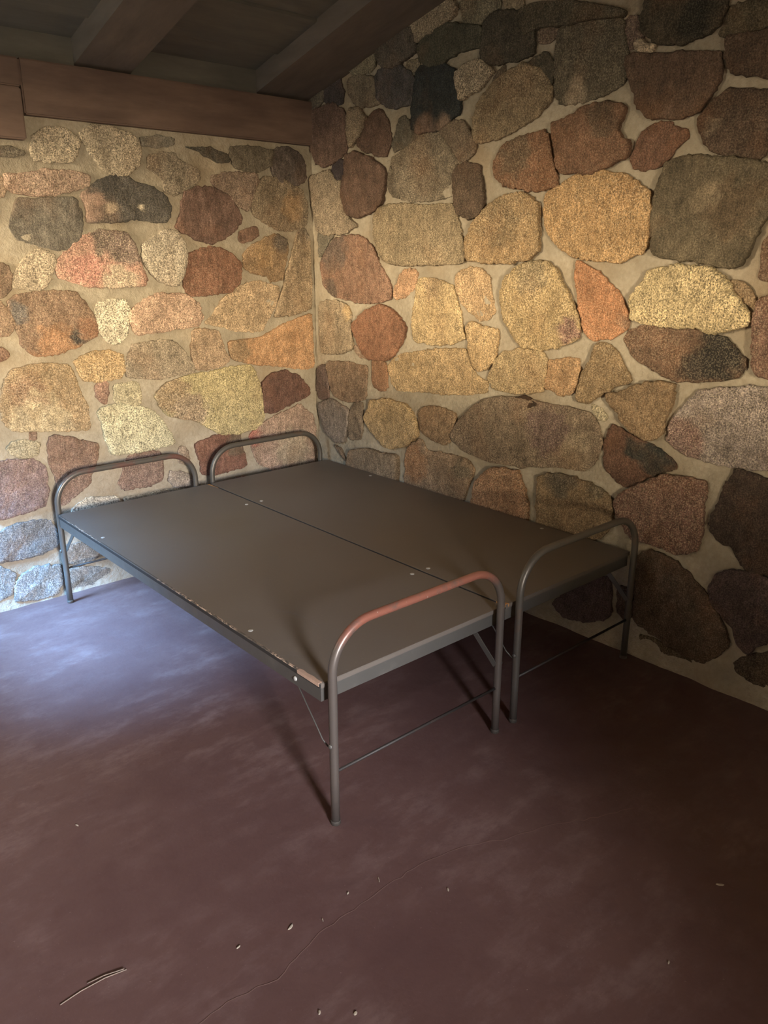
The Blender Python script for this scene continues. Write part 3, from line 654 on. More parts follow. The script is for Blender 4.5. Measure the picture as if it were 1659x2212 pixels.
((68,51,43),0.12,[-2406,712,-2420,779,-2450,844,-2532,830,-2608,814,-2653,515,-2543,491,-2493,536,-2470,571,-2436,568,-2391,607,-2382,629],[]),
((76,56,54),0.15,[-2412,386,-2436,443,-2489,477,-2561,482,-2659,482,-2687,299,-2610,228,-2583,181,-2551,210,-2512,277,-2467,306,-2428,335],[]),
((85,64,47),0.2,[-2124,442,-2182,459,-2263,439,-2331,402,-2391,359,-2441,300,-2480,239,-2510,188,-2466,126,-2417,80,-2339,88,-2242,118,-2130,138,-2106,286,-2114,390],[]),
((70,54,40),0.2,[-2545,130,-2595,175,-2697,230,-2721,73,-2621,73,-2552,94],[]),
((85,64,62),0.15,[-1720,91,-1820,185,-1930,271,-1988,296,-2001,216,-2004,120,-1941,83,-1864,55,-1783,47],[]),
((93,72,62),0.2,[-2040,264,-2090,263,-2108,162,-2077,144,-2047,169],[]),
((84,68,47),0.3,[-2157,93,-2224,94,-2341,71,-2395,54,-2342,8,-2256,5,-2166,12],[]),
((122,98,74),0.45,[-302,523,-459,560,-530,553,-686,570,-687,426,-576,323,-384,353,-258,393],[]),
((138,106,76),0.55,[-747,424,-746,583,-797,650,-875,678,-907,626,-1046,637,-1139,641,-1194,625,-1222,589,-1180,517,-1156,426,-1006,354,-799,343],[(-807,550,99,(147,96,47)),(-1152,582,57,(110,90,66))]),
((102,80,62),0.3,[-156,531,-210,515,-254,467,-285,440,-235,471],[]),
((42,36,32),0.05,[-1448,969,-1499,979,-1551,966,-1560,951,-1519,938,-1475,956],[]),  # crevice between stones, its shade painted as a near-black stone
((168,152,120),0.9,[-1838,989,-1875,978,-1903,957,-1901,937,-1872,940,-1846,962],[]),
((160,138,112),0.6,[-1893,2257,-1916,2263,-1936,2243,-1972,2237,-1957,2221,-1909,2226],[]),
((125,106,82),0.4,[-1605,-15,-1718,7,-1786,5,-1860,6,-1933,0,-1854,-19,-1712,-26],[]),
((79,70,54),0.3,[-1373,2454,-1461,2461,-1651,2423,-1837,2367,-1840,2341,-1656,2364,-1478,2376,-1407,2361],[]),
((75,67,54),0.15,[-1425,2268,-1509,2287,-1540,2237,-1542,2177,-1498,2183,-1438,2240],[]),
((92,83,70),0.2,[-677,2138,-715,2160,-773,2101,-799,2075,-774,2042,-697,2032,-658,2020,-633,2053,-667,2097],[]),
((108,98,84),0.3,[-54,1678,-183,1657,-120,1616,-74,1559,-52,1559],[]),
((106,84,68),0.4,[-1459,2365,-1520,2372,-1550,2359,-1538,2331,-1480,2325],[])]
RIGHT_REST = [
((138,112,82),0.6,[-4928,1974,-5069,1980,-5178,1885,-5145,1783,-4933,1707,-4794,1777,-4788,1857],[]),
((102,72,60),0.4,[-4790,939,-4881,1003,-5020,1027,-5210,993,-5215,933,-5161,849,-5051,795,-4892,803,-4777,866],[]),
((92,65,51),0.6,[-3237,2025,-3231,2143,-3323,2208,-3444,2242,-3575,2188,-3610,2120,-3547,2003,-3427,1971,-3306,1986],[]),
((138,112,82),0.8,[-4369,2777,-4483,2820,-4575,2810,-4629,2734,-4643,2620,-4604,2529,-4476,2505,-4367,2531,-4304,2600,-4285,2707],[]),
((116,70,49),0.8,[-3345,1575,-3205,1554,-3051,1602,-2976,1651,-3029,1770,-3155,1839,-3295,1800,-3375,1718],[]),
((87,74,68),0.4,[-5218,2096,-5025,2051,-4933,2074,-4907,2189,-5070,2309,-5177,2302,-5265,2203],[]),
((87,74,68),0.6,[-3273,389,-3099,397,-2969,500,-2958,583,-3148,620,-3343,564,-3361,476],[]),
((116,70,49),0.4,[-3500,2270,-3484,2418,-3576,2519,-3689,2521,-3815,2411,-3801,2273,-3633,2209],[]),
((151,120,90),0.4,[-4710,1106,-4605,1020,-4454,978,-4345,1036,-4330,1113,-4375,1257,-4510,1303,-4656,1248],[]),
((102,72,60),0.4,[-2169,2868,-2267,2918,-2376,2929,-2529,2880,-2600,2785,-2564,2736,-2421,2680,-2316,2653,-2186,2726,-2150,2803],[]),
((116,70,49),0.4,[-3822,2201,-3970,2250,-4200,2170,-4240,2089,-4145,1939,-3998,1960,-3838,2063],[]),
((128,96,63),0.4,[-3668,1077,-3732,1049,-3815,988,-3803,850,-3696,808,-3588,795,-3511,849,-3457,945,-3555,1028],[]),
((160,140,116),0.8,[-4061,681,-4067,575,-4016,509,-3895,493,-3744,552,-3659,650,-3716,743,-3919,758],[]),
((107,98,88),0.6,[-5116,332,-4965,312,-4815,431,-4886,570,-5058,613,-5179,541,-5225,405],[]),
((116,70,49),0.8,[-5493,1938,-5381,1870,-5255,1865,-5167,1942,-5189,2034,-5224,2077,-5328,2135,-5464,2126,-5504,2032],[]),
((128,96,63),0.8,[-4997,1692,-5144,1718,-5296,1708,-5340,1603,-5250,1534,-5121,1468,-4958,1504,-4936,1586],[]),
((87,74,68),0.8,[-2846,2138,-2756,2204,-2698,2333,-2790,2420,-2888,2442,-3043,2422,-3135,2293,-3150,2193,-3032,2150],[]),
((102,72,60),0.2,[-3435,2810,-3404,2891,-3496,2962,-3611,3013,-3689,3013,-3777,2966,-3769,2859,-3725,2777,-3577,2726,-3467,2743],[]),
((160,140,116),0.2,[-2769,2752,-2883,2714,-2941,2657,-2915,2545,-2874,2515,-2715,2502,-2651,2523,-2582,2601,-2574,2658,-2668,2732],[]),
((128,96,63),0.2,[-950,2756,-997,2830,-1070,2896,-1268,2940,-1352,2933,-1433,2862,-1396,2774,-1344,2705,-1148,2668,-1026,2678],[]),
((87,74,68),0.2,[-3379,2665,-3223,2570,-3115,2587,-3067,2698,-3141,2819,-3287,2842,-3419,2764],[]),
((160,140,116),0.8,[-4431,2393,-4482,2269,-4414,2182,-4302,2154,-4155,2218,-4104,2317,-4147,2404,-4301,2447],[]),
((102,72,60),0.8,[-2899,1106,-3025,1013,-2963,871,-2835,858,-2674,924,-2662,1052,-2760,1141],[]),
((138,112,82),0.8,[-4756,2765,-4941,2824,-5109,2765,-5120,2680,-5055,2603,-4862,2586,-4757,2688],[]),
((107,98,88),0.6,[-1766,2967,-1843,3058,-2069,3064,-2137,2971,-2075,2868,-1903,2816,-1763,2839],[]),
((102,72,60),0.2,[-4965,1208,-4984,1311,-5039,1359,-5208,1377,-5334,1334,-5381,1217,-5319,1140,-5156,1109,-5018,1145],[]),
((128,96,63),0.6,[-3221,1535,-3375,1543,-3476,1508,-3497,1461,-3514,1379,-3399,1307,-3208,1288,-3152,1314,-3097,1378,-3121,1461],[]),
((87,74,68),0.4,[-4152,1827,-4203,1710,-4114,1635,-3886,1582,-3775,1665,-3771,1796,-3933,1891],[]),
((128,96,63),0.6,[-3763,1447,-3873,1375,-3882,1284,-3829,1200,-3736,1171,-3631,1208,-3558,1320,-3584,1405,-3642,1439],[]),
((122,92,70),0.4,[-4419,377,-4309,407,-4210,454,-4206,562,-4345,648,-4440,657,-4568,589,-4531,461],[]),
((116,70,49),0.8,[-3875,2660,-3903,2802,-3951,2889,-4028,2896,-4138,2910,-4236,2839,-4261,2687,-4215,2630,-4103,2599,-3955,2624],[]),
((102,72,60),0.4,[-1090,270,-1137,200,-1103,103,-883,48,-727,117,-772,227,-901,293],[]),
((92,65,51),0.8,[-4037,980,-4194,958,-4343,887,-4334,792,-4225,723,-4087,714,-3948,789,-3914,889],[]),
((107,98,88),0.6,[-4456,1646,-4540,1696,-4656,1723,-4777,1677,-4827,1591,-4777,1482,-4651,1419,-4520,1418,-4433,1523],[]),
((107,98,88),0.8,[-4474,2895,-4401,2968,-4409,3040,-4496,3082,-4624,3089,-4805,3003,-4861,2946,-4785,2876,-4690,2831],[]),
((92,65,51),0.2,[-544,3040,-672,3010,-711,2955,-734,2877,-685,2798,-603,2752,-488,2762,-402,2834,-400,2919,-446,3008],[]),
((92,65,51),0.4,[-3898,148,-3673,124,-3528,188,-3537,314,-3691,421,-3875,433,-3980,368,-3973,253],[]),
((116,70,49),0.4,[-4710,2352,-4828,2310,-4871,2193,-4793,2119,-4623,2088,-4514,2157,-4559,2282],[]),
((138,112,82),0.6,[-4582,186,-4499,102,-4425,51,-4306,91,-4245,152,-4245,242,-4282,334,-4432,364,-4520,372,-4584,286],[]),
((87,74,68),0.6,[-3069,826,-3150,935,-3288,969,-3448,875,-3430,800,-3314,730,-3109,741],[]),
((128,96,63),0.4,[-3030,2852,-2911,2790,-2724,2785,-2636,2910,-2706,3027,-2887,3080,-3026,3075,-3133,2957],[]),
((128,96,63),0.6,[-5360,2563,-5231,2559,-5137,2611,-5148,2703,-5232,2771,-5374,2779,-5458,2763,-5498,2689,-5473,2618],[]),
((138,112,82),0.8,[-2685,1842,-2659,1952,-2699,2069,-2792,2126,-2960,2095,-3019,2052,-3107,1966,-3012,1861,-2961,1808,-2793,1816],[]),
((151,120,90),0.6,[-2698,1360,-2625,1478,-2696,1560,-2834,1563,-3039,1522,-3054,1453,-2981,1349,-2886,1331],[]),
((138,112,82),0.6,[-1492,2634,-1592,2733,-1712,2755,-1847,2675,-1808,2529,-1694,2451,-1584,2497],[]),
((116,70,49),0.2,[-3071,384,-3210,352,-3216,227,-3157,134,-3017,105,-2940,158,-2890,244,-2972,365],[]),
((107,98,88),0.2,[-1425,340,-1570,314,-1634,166,-1576,87,-1395,97,-1325,161,-1291,286],[]),
((151,120,90),0.6,[-5461,263,-5463,159,-5361,112,-5165,71,-5068,120,-5068,242,-5132,282,-5362,315],[]),
((128,96,63),0.8,[-4040,1070,-3951,1115,-3863,1206,-3908,1308,-3996,1357,-4143,1372,-4277,1325,-4337,1255,-4294,1134,-4193,1074],[]),
((92,65,51),0.6,[-3028,1242,-3205,1270,-3338,1228,-3462,1124,-3450,1021,-3298,980,-3110,1050,-3026,1122],[]),
((128,96,63),0.4,[-4456,758,-4442,803,-4487,917,-4577,920,-4666,908,-4712,863,-4740,776,-4679,684,-4608,655,-4529,669],[]),
((107,98,88),0.2,[-5087,3009,-5223,2983,-5300,2957,-5296,2886,-5237,2806,-5147,2804,-5038,2844,-5017,2897,-5045,2969],[]),
((122,92,70),0.8,[-4357,2084,-4432,2104,-4553,2095,-4639,2015,-4606,1917,-4491,1862,-4382,1887,-4346,1970],[]),
((102,72,60),0.2,[-138,210,-268,284,-436,283,-533,168,-463,96,-255,36,-173,91],[]),
((151,120,90),0.2,[-3697,1773,-3692,1712,-3627,1656,-3516,1613,-3438,1604,-3395,1662,-3397,1783,-3433,1821,-3548,1864,-3621,1836],[]),
((116,70,49),0.4,[-2288,2360,-2252,2425,-2309,2489,-2459,2483,-2559,2463,-2598,2419,-2641,2367,-2545,2299,-2477,2291,-2363,2311],[]),
((160,140,116),0.6,[-4898,2384,-4888,2464,-4917,2551,-5031,2580,-5135,2574,-5183,2495,-5163,2412,-5023,2364],[]),
((116,70,49),0.6,[-1929,2563,-1865,2621,-1875,2707,-2006,2764,-2123,2733,-2229,2688,-2220,2611,-2180,2559,-2024,2547],[]),
((87,74,68),0.8,[-4886,1466,-4974,1409,-4965,1327,-4845,1274,-4747,1272,-4701,1343,-4693,1411,-4792,1455],[]),
((87,74,68),0.2,[-4006,2563,-4059,2528,-4077,2437,-4034,2385,-3943,2353,-3862,2370,-3821,2455,-3817,2520,-3916,2584],[]),
((151,120,90),0.4,[-38,2991,-176,3052,-321,3020,-361,2973,-268,2893,-135,2864,-41,2922],[]),
((128,96,63),0.2,[-4719,273,-4813,290,-4863,273,-4917,215,-4898,146,-4826,133,-4759,122,-4695,178,-4669,230],[]),
((107,98,88),0.6,[-3393,717,-3427,776,-3469,805,-3577,764,-3623,737,-3609,651,-3553,627,-3479,611,-3391,662],[]),
((151,120,90),0.4,[-2421,2185,-2481,2259,-2592,2300,-2679,2265,-2664,2198,-2596,2139,-2484,2146],[]),
((107,98,88),0.2,[-5305,693,-5252,699,-5187,772,-5197,819,-5282,893,-5372,869,-5406,824,-5404,737],[]),
((138,112,82),0.8,[-4718,1930,-4644,1962,-4653,2001,-4680,2035,-4769,2053,-4812,2050,-4889,2025,-4882,1979,-4854,1952,-4771,1926],[]),
((138,112,82),0.8,[-3330,150,-3413,182,-3481,176,-3539,121,-3509,83,-3460,53,-3365,59,-3327,112],[]),
((151,120,90),0.2,[-3029,811,-3066,778,-3056,720,-2968,688,-2911,688,-2842,703,-2876,779,-2917,803],[]),
((128,96,63),0.8,[-2730,1150,-2664,1156,-2601,1188,-2573,1250,-2619,1314,-2684,1320,-2756,1301,-2791,1259,-2816,1228,-2785,1175],[]),
((128,96,63),0.4,[-2643,1616,-2581,1635,-2565,1684,-2602,1720,-2666,1753,-2736,1728,-2770,1691,-2771,1656,-2723,1624],[]),
((160,140,116),0.4,[-4177,1513,-4252,1546,-4342,1545,-4386,1500,-4391,1418,-4305,1391,-4225,1386,-4190,1413,-4150,1481],[]),
((122,92,70),0.8,[-5392,2452,-5359,2387,-5290,2358,-5192,2361,-5171,2416,-5241,2486,-5339,2497],[]),
((102,72,60),0.2,[-3346,400,-3368,452,-3438,463,-3497,443,-3533,395,-3526,353,-3501,323,-3403,334,-3352,369],[]),
((151,120,90),0.8,[-3208,2538,-3282,2537,-3349,2506,-3356,2460,-3344,2419,-3277,2403,-3233,2402,-3143,2434,-3136,2473,-3165,2509],[]),
((116,70,49),0.6,[-3741,2577,-3670,2595,-3661,2637,-3669,2672,-3717,2712,-3765,2714,-3820,2719,-3849,2664,-3831,2631,-3792,2593],[]),
((107,98,88),0.8,[-3652,1944,-3580,1981,-3577,2006,-3644,2046,-3717,2073,-3790,2067,-3833,2038,-3832,1993,-3761,1955,-3698,1934],[]),
((116,70,49),0.4,[-5325,594,-5405,584,-5457,518,-5454,485,-5399,424,-5310,423,-5256,443,-5214,494,-5201,541,-5255,580],[]),
((102,72,60),0.6,[-5261,1062,-5300,1073,-5392,1082,-5433,1050,-5444,999,-5430,958,-5361,924,-5318,921,-5257,947,-5238,1019],[]),
((160,140,116),0.2,[-4589,1847,-4637,1822,-4644,1773,-4584,1717,-4470,1718,-4426,1741,-4423,1790,-4512,1844],[]),
((116,70,49),0.8,[-2742,504,-2731,560,-2777,598,-2854,592,-2909,558,-2918,487,-2847,461,-2780,476],[]),
((160,140,116),0.6,[-1636,2902,-1669,2865,-1681,2809,-1657,2766,-1558,2760,-1505,2776,-1469,2833,-1473,2898,-1502,2918,-1583,2932],[]),
((102,72,60),0.8,[-1673,331,-1747,368,-1837,338,-1869,265,-1815,225,-1735,213,-1677,250],[]),
((138,112,82),0.4,[-4979,783,-5046,760,-5071,695,-5006,649,-4922,646,-4863,695,-4884,762],[]),
((92,65,51),0.2,[-4297,2984,-4364,2976,-4426,2933,-4446,2881,-4384,2845,-4334,2845,-4250,2871,-4218,2923,-4254,2963],[]),
((138,112,82),0.6,[-4186,206,-4127,153,-4053,150,-4009,158,-3989,208,-4022,257,-4102,277,-4169,271,-4206,237],[]),
((116,70,49),0.8,[-4843,561,-4835,503,-4782,476,-4701,499,-4684,565,-4732,616,-4803,613],[]),
((107,98,88),0.4,[-2540,1960,-2499,1977,-2483,2025,-2503,2047,-2555,2076,-2624,2072,-2650,2045,-2630,1989,-2595,1957],[]),
((92,65,51),0.2,[-287,2726,-245,2746,-219,2789,-236,2825,-280,2847,-332,2834,-378,2804,-399,2788,-368,2739,-326,2719],[]),
((151,120,90),0.6,[-714,199,-726,148,-702,97,-636,76,-570,114,-590,168,-636,208],[]),
((128,96,63),0.2,[-4773,2560,-4766,2506,-4723,2468,-4655,2470,-4616,2524,-4657,2568,-4719,2581],[]),
((87,74,68),0.6,[-5340,1365,-5289,1384,-5240,1434,-5274,1479,-5331,1499,-5397,1476,-5438,1437,-5430,1391],[]),
((116,70,49),0.8,[-4850,1182,-4908,1184,-4953,1151,-4963,1110,-4950,1077,-4880,1042,-4844,1047,-4799,1071,-4778,1130,-4789,1153],[]),
((151,120,90),0.2,[-3279,1903,-3330,1923,-3402,1913,-3420,1864,-3409,1829,-3336,1823,-3278,1850],[]),
((107,98,88),0.4,[-849,2641,-788,2640,-740,2650,-711,2702,-736,2736,-790,2757,-854,2766,-911,2738,-933,2707,-908,2675],[]),
((151,120,90),0.4,[-4283,646,-4252,605,-4209,586,-4128,575,-4081,592,-4086,642,-4116,686,-4180,699,-4244,707,-4291,687],[]),
((138,112,82),0.8,[-1288,2670,-1355,2668,-1395,2648,-1397,2592,-1351,2555,-1292,2542,-1253,2571,-1237,2619],[]),
((160,140,116),0.8,[-4012,1447,-3976,1413,-3930,1402,-3886,1417,-3853,1443,-3863,1475,-3907,1517,-3942,1521,-4005,1506,-4011,1476],[]),
((122,92,70),0.4,[-1146,125,-1185,136,-1249,129,-1277,103,-1286,75,-1279,54,-1220,47,-1164,57,-1132,87,-1138,112],[]),
((102,72,60),0.8,[-3991,1042,-3949,1009,-3910,1015,-3859,1047,-3854,1077,-3876,1108,-3943,1108,-3971,1078],[]),
((160,140,116),0.6,[-4557,2418,-4601,2393,-4606,2337,-4556,2307,-4500,2315,-4474,2331,-4470,2372,-4509,2411],[]),
((122,92,70),0.4,[-3206,2282,-3177,2316,-3191,2352,-3229,2372,-3284,2360,-3310,2339,-3289,2291,-3246,2265],[]),
((122,92,70),0.6,[-3543,472,-3496,474,-3453,504,-3454,554,-3488,579,-3527,584,-3566,551,-3578,502],[]),
((138,112,82),0.8,[-4386,1368,-4433,1352,-4451,1340,-4442,1307,-4396,1283,-4354,1276,-4321,1285,-4311,1328,-4344,1357],[]),
((92,65,51),0.2,[-3861,2907,-3847,2957,-3886,2985,-3938,2985,-3964,2965,-3970,2918,-3947,2896,-3892,2893],[]),
((138,112,82),0.6,[-3451,2316,-3423,2283,-3355,2278,-3328,2308,-3340,2345,-3400,2358,-3449,2351],[]),
((160,140,116),0.2,[-2419,2643,-2476,2616,-2473,2559,-2425,2529,-2379,2545,-2337,2574,-2363,2627],[]),
((116,70,49),0.4,[-2688,638,-2687,672,-2703,691,-2755,707,-2796,691,-2805,669,-2802,631,-2775,625,-2733,620],[]),
((151,120,90),0.8,[-4687,415,-4638,407,-4587,432,-4594,470,-4626,487,-4693,475,-4712,450],[]),
((116,70,49),0.4,[-4431,1666,-4384,1656,-4335,1670,-4321,1710,-4342,1739,-4395,1744,-4424,1727,-4452,1693],[]),
((102,72,60),0.2,[-3454,2572,-3402,2548,-3368,2551,-3339,2584,-3352,2636,-3399,2660,-3447,2653,-3463,2638,-3475,2599],[]),
((122,92,70),0.8,[-5222,631,-5166,607,-5110,616,-5113,661,-5136,687,-5205,700,-5232,663],[]),
((116,70,49),0.4,[-2908,434,-2950,415,-2948,373,-2924,353,-2890,340,-2845,335,-2821,366,-2813,394,-2834,423,-2870,444],[]),
((116,70,49),0.6,[-3631,2667,-3619,2620,-3592,2600,-3524,2593,-3508,2617,-3503,2651,-3521,2685,-3564,2703,-3607,2695],[]),
((87,74,68),0.2,[-4630,342,-4643,386,-4707,413,-4764,409,-4778,358,-4743,316,-4675,316],[]),
((122,92,70),0.6,[-872,2877,-845,2877,-803,2889,-785,2926,-796,2972,-842,2992,-884,2975,-914,2943,-916,2911],[]),
((116,70,49),0.8,[-3262,1909,-3224,1882,-3173,1875,-3147,1902,-3147,1950,-3191,1973,-3239,1978,-3263,1943],[]),
((122,92,70),0.8,[-737,344,-771,334,-788,302,-787,277,-762,247,-717,243,-673,259,-658,283,-661,320,-690,342],[]),
((92,65,51),0.8,[-230,366,-246,331,-242,310,-224,295,-179,285,-152,295,-133,327,-143,353,-163,367,-195,372],[]),
((151,120,90),0.8,[-2943,2564,-2932,2598,-2964,2630,-3034,2627,-3072,2615,-3092,2582,-3059,2548,-2996,2537],[]),
((122,92,70),0.4,[-3574,1436,-3516,1462,-3507,1498,-3542,1539,-3588,1551,-3621,1530,-3632,1493,-3623,1459],[])]


def roof_z(y):
    return EAVE + SLOPE * (min(-y, 2 * -RIDGE_Y + y) if y < RIDGE_Y else -y)


def resample(P, step):
    for _ in range(2):                                    # corner cutting keeps the traced outline but softens corners
        Q = []
        for i in range(len(P)):
            a, b = P[i], P[(i + 1) % len(P)]
            Q.append(a * 0.88 + b * 0.12)
            Q.append(a * 0.12 + b * 0.88)
        P = Q
    L = [(P[(i + 1) % len(P)] - P[i]).length for i in range(len(P))]
    tot = sum(L)
    n = max(20, min(130, int(tot / step)))
    out, i, acc = [], 0, 0.0
    for k in range(n):
        d = tot * k / n
        while acc + L[i] < d:
            acc += L[i]
            i += 1
        t = (d - acc) / max(L[i], 1e-9)
        out.append(P[i].lerp(P[(i + 1) % len(P)], t))
    return out


def stone_wall(name, stones, rest, umin, umax, zfun, to3d, h0, h1, mortar_d, seed, thick, curb, under):
    """One wall = mortar bed + every stone set in it, one mesh. to3d(u, z, d): d = metres into the room."""
    rnd = random.Random(seed)
    V, F, MI, SM, COL, SPK = [], [], [], [], [], []
    mcol = (0.3, 0.28, 0.25, 1)
    # mortar bed
    st = 0.03
    nu = int((umax - umin) / st)
    zmax = max(zfun(umin + (umax - umin) * i / 50) for i in range(51))
    nz = int(zmax / st)
    for j in range(nz + 1):
        for i in range(nu + 1):
            u = umin + (umax - umin) * i / nu
            z = zfun(u) * j / nz
            d = mortar_d + 0.009 * noise.fractal(Vector((u * 7, z * 7, seed)), 1.0, 2.0, 4)
            if z < 0.10:
                d += curb * (1 - z / 0.10)
            V.append(to3d(u, z, d))
            COL.append(mcol)
            SPK.append(0.0)
    for j in range(nz):
        for i in range(nu):
            a = j * (nu + 1) + i
            F.append((a, a + 1, a + nu + 2, a + nu + 1))
            MI.append(1)
            SM.append(True)
    # solid back
    base = len(V)
    for (u, z) in ((umin, 0), (umax, 0), (umax, zfun(umax)), ((umin + umax) / 2, zfun((umin + umax) / 2)), (umin, zfun(umin))):
        V.append(to3d(u, z, mortar_d - 0.03))
        V.append(to3d(u, z, -thick))
        COL += [mcol] * 2
        SPK += [0.0] * 2
    F.append(tuple(base + 2 * i for i in range(5)))
    F.append(tuple(base + 2 * i + 1 for i in range(5)))
    for i in range(5):
        j = (i + 1) % 5
        F.append((base + 2 * i, base + 2 * j, base + 2 * j + 1, base + 2 * i + 1))
    MI += [1] * 7
    SM += [False] * 7
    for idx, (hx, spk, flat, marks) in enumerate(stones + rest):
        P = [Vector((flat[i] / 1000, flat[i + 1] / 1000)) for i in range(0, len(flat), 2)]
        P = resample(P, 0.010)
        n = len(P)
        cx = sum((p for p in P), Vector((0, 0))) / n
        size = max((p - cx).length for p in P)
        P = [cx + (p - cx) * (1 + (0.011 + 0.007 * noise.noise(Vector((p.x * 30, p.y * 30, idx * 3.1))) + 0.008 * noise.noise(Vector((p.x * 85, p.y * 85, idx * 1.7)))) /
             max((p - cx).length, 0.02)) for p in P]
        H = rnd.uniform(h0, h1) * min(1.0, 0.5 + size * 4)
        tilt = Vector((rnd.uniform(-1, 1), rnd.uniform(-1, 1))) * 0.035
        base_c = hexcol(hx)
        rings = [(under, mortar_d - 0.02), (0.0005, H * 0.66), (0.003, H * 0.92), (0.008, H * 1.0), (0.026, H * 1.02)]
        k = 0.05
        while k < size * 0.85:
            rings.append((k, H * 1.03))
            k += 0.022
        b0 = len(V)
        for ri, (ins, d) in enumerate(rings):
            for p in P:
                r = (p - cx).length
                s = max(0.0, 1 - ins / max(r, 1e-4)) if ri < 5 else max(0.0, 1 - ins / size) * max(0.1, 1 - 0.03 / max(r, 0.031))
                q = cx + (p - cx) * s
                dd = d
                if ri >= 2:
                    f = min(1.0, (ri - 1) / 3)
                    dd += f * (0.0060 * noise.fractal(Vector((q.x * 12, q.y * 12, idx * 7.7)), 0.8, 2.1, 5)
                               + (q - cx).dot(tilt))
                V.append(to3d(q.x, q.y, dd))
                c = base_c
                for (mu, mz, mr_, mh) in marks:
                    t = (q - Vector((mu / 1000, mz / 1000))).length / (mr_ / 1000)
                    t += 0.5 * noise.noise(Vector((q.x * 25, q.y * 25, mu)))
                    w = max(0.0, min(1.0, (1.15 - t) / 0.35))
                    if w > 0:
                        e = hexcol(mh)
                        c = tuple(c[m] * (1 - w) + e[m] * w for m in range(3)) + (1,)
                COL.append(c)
                SPK.append(spk)
        V.append(to3d(cx.x, cx.y, H * 1.03 + 0.0060 * noise.fractal(Vector((cx.x * 12, cx.y * 12, idx * 7.7)), 0.8, 2.1, 5)))
        COL.append(COL[-1])
        SPK.append(spk)
        for ri in range(len(rings) - 1):
            for i in range(n):
                a = b0 + ri * n
                F.append((a + i, a + (i + 1) % n, a + n + (i + 1) % n, a + n + i))
                MI.append(0)
                SM.append(ri > 0)
        a = b0 + (len(rings) - 1) * n
        for i in range(n):
            F.append((a + i, a + (i + 1) % n, len(V) - 1))
            MI.append(0)
            SM.append(True)
    me = bpy.data.meshes.new(name)
    me.from_pydata(V, [], F)
    me.materials.append(M['stone'])
    me.materials.append(M['mortar'])
    me.polygons.foreach_set('material_index', MI)
    me.polygons.foreach_set('use_smooth', SM)
    ca = me.attributes.new('Col', 'FLOAT_COLOR', 'POINT')
    ca.data.foreach_set('color', [x for c in COL for x in c])
    sa = me.attributes.new('Spk', 'FLOAT', 'POINT')
    sa.data.foreach_set('value', SPK)
    bm = bmesh.new()
    bm.from_mesh(me)
    bmesh.ops.recalc_face_normals(bm, faces=list(bm.faces))
    bm.to_mesh(me)
    bm.free()
    me.update()
    return structure(link(name, me))


# left wall: plane y=0, room on the -y side; right wall: plane x=0, room on the -x side
stone_wall('wall_left', LEFT, LEFT_REST, XL - 0.2, 0.06, lambda u: 2.32,
           lambda u, z, d: (u, 0.014 - d, z), 0.010, 0.017, 0.0, 11, 0.35, 0.012, 0.003)
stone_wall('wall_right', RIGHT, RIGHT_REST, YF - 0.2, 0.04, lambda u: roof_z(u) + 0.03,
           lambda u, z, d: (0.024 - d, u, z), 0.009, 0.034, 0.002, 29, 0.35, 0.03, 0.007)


# the two walls outside the picture, each with a deep window opening
def holed_wall(name, axis, pos, out, a, b, h, z0, z1, lo, hi, top):
    bb = B()
    def bx(u0, u1, za, zb):
        if axis == 'x':
            bb.box((min(pos, out), u0, za), (max(pos, out), u1, zb))
        else:
            bb.box((u0, min(pos, out), za), (u1, max(pos, out), zb))
    bx(lo, a, 0, top)
    bx(b, hi, 0, top)
    bx(a, b, 0, z0)
    bx(a, b, z1, top)
    return structure(bb.build(name, M['mortar']))


holed_wall('wall_end', 'x', XL, XL - 0.35, EW['a'], EW['b'], 0, EW['z0'], EW['z1'], YF - 0.35, 0.3, 3.1)
holed_wall('wall_front', 'y', YF, YF - 0.5, FW['a'], FW['b'], 0, FW['z0'], FW['z1'], XL - 0.35, 0.3, 2.5)

# ------------------------------------------------------------------ floor with its crack and scuffs
fv, ff, fm = [], [], []
nx, ny = 44, 54
for j in range(ny + 1):
    for i in range(nx + 1):
        fv.append((XL + (0.06 - XL) * i / nx, YF + (0.05 - YF) * j / ny, 0.0))
for j in range(ny):
    for i in range(nx):
        a = j * (nx + 1) + i
        ff.append((a, a + 1, a + nx + 2, a + nx + 1))
        fm.append(0)
CRACK = [(-2.33, -2.47), (-2.22, -2.44), (-2.129, -2.425), (-2.069, -2.419), (-1.953, -2.445), (-1.889, -2.427), (-1.825, -2.413), (-1.763, -2.405),
         (-1.674, -2.405), (-1.576, -2.400), (-1.472, -2.405), (-1.374, -2.422), (-1.314, -2.444), (-1.222, -2.491),
         (-1.137, -2.522), (-1.064, -2.548), (-0.948, -2.610), (-0.83, -2.66)]


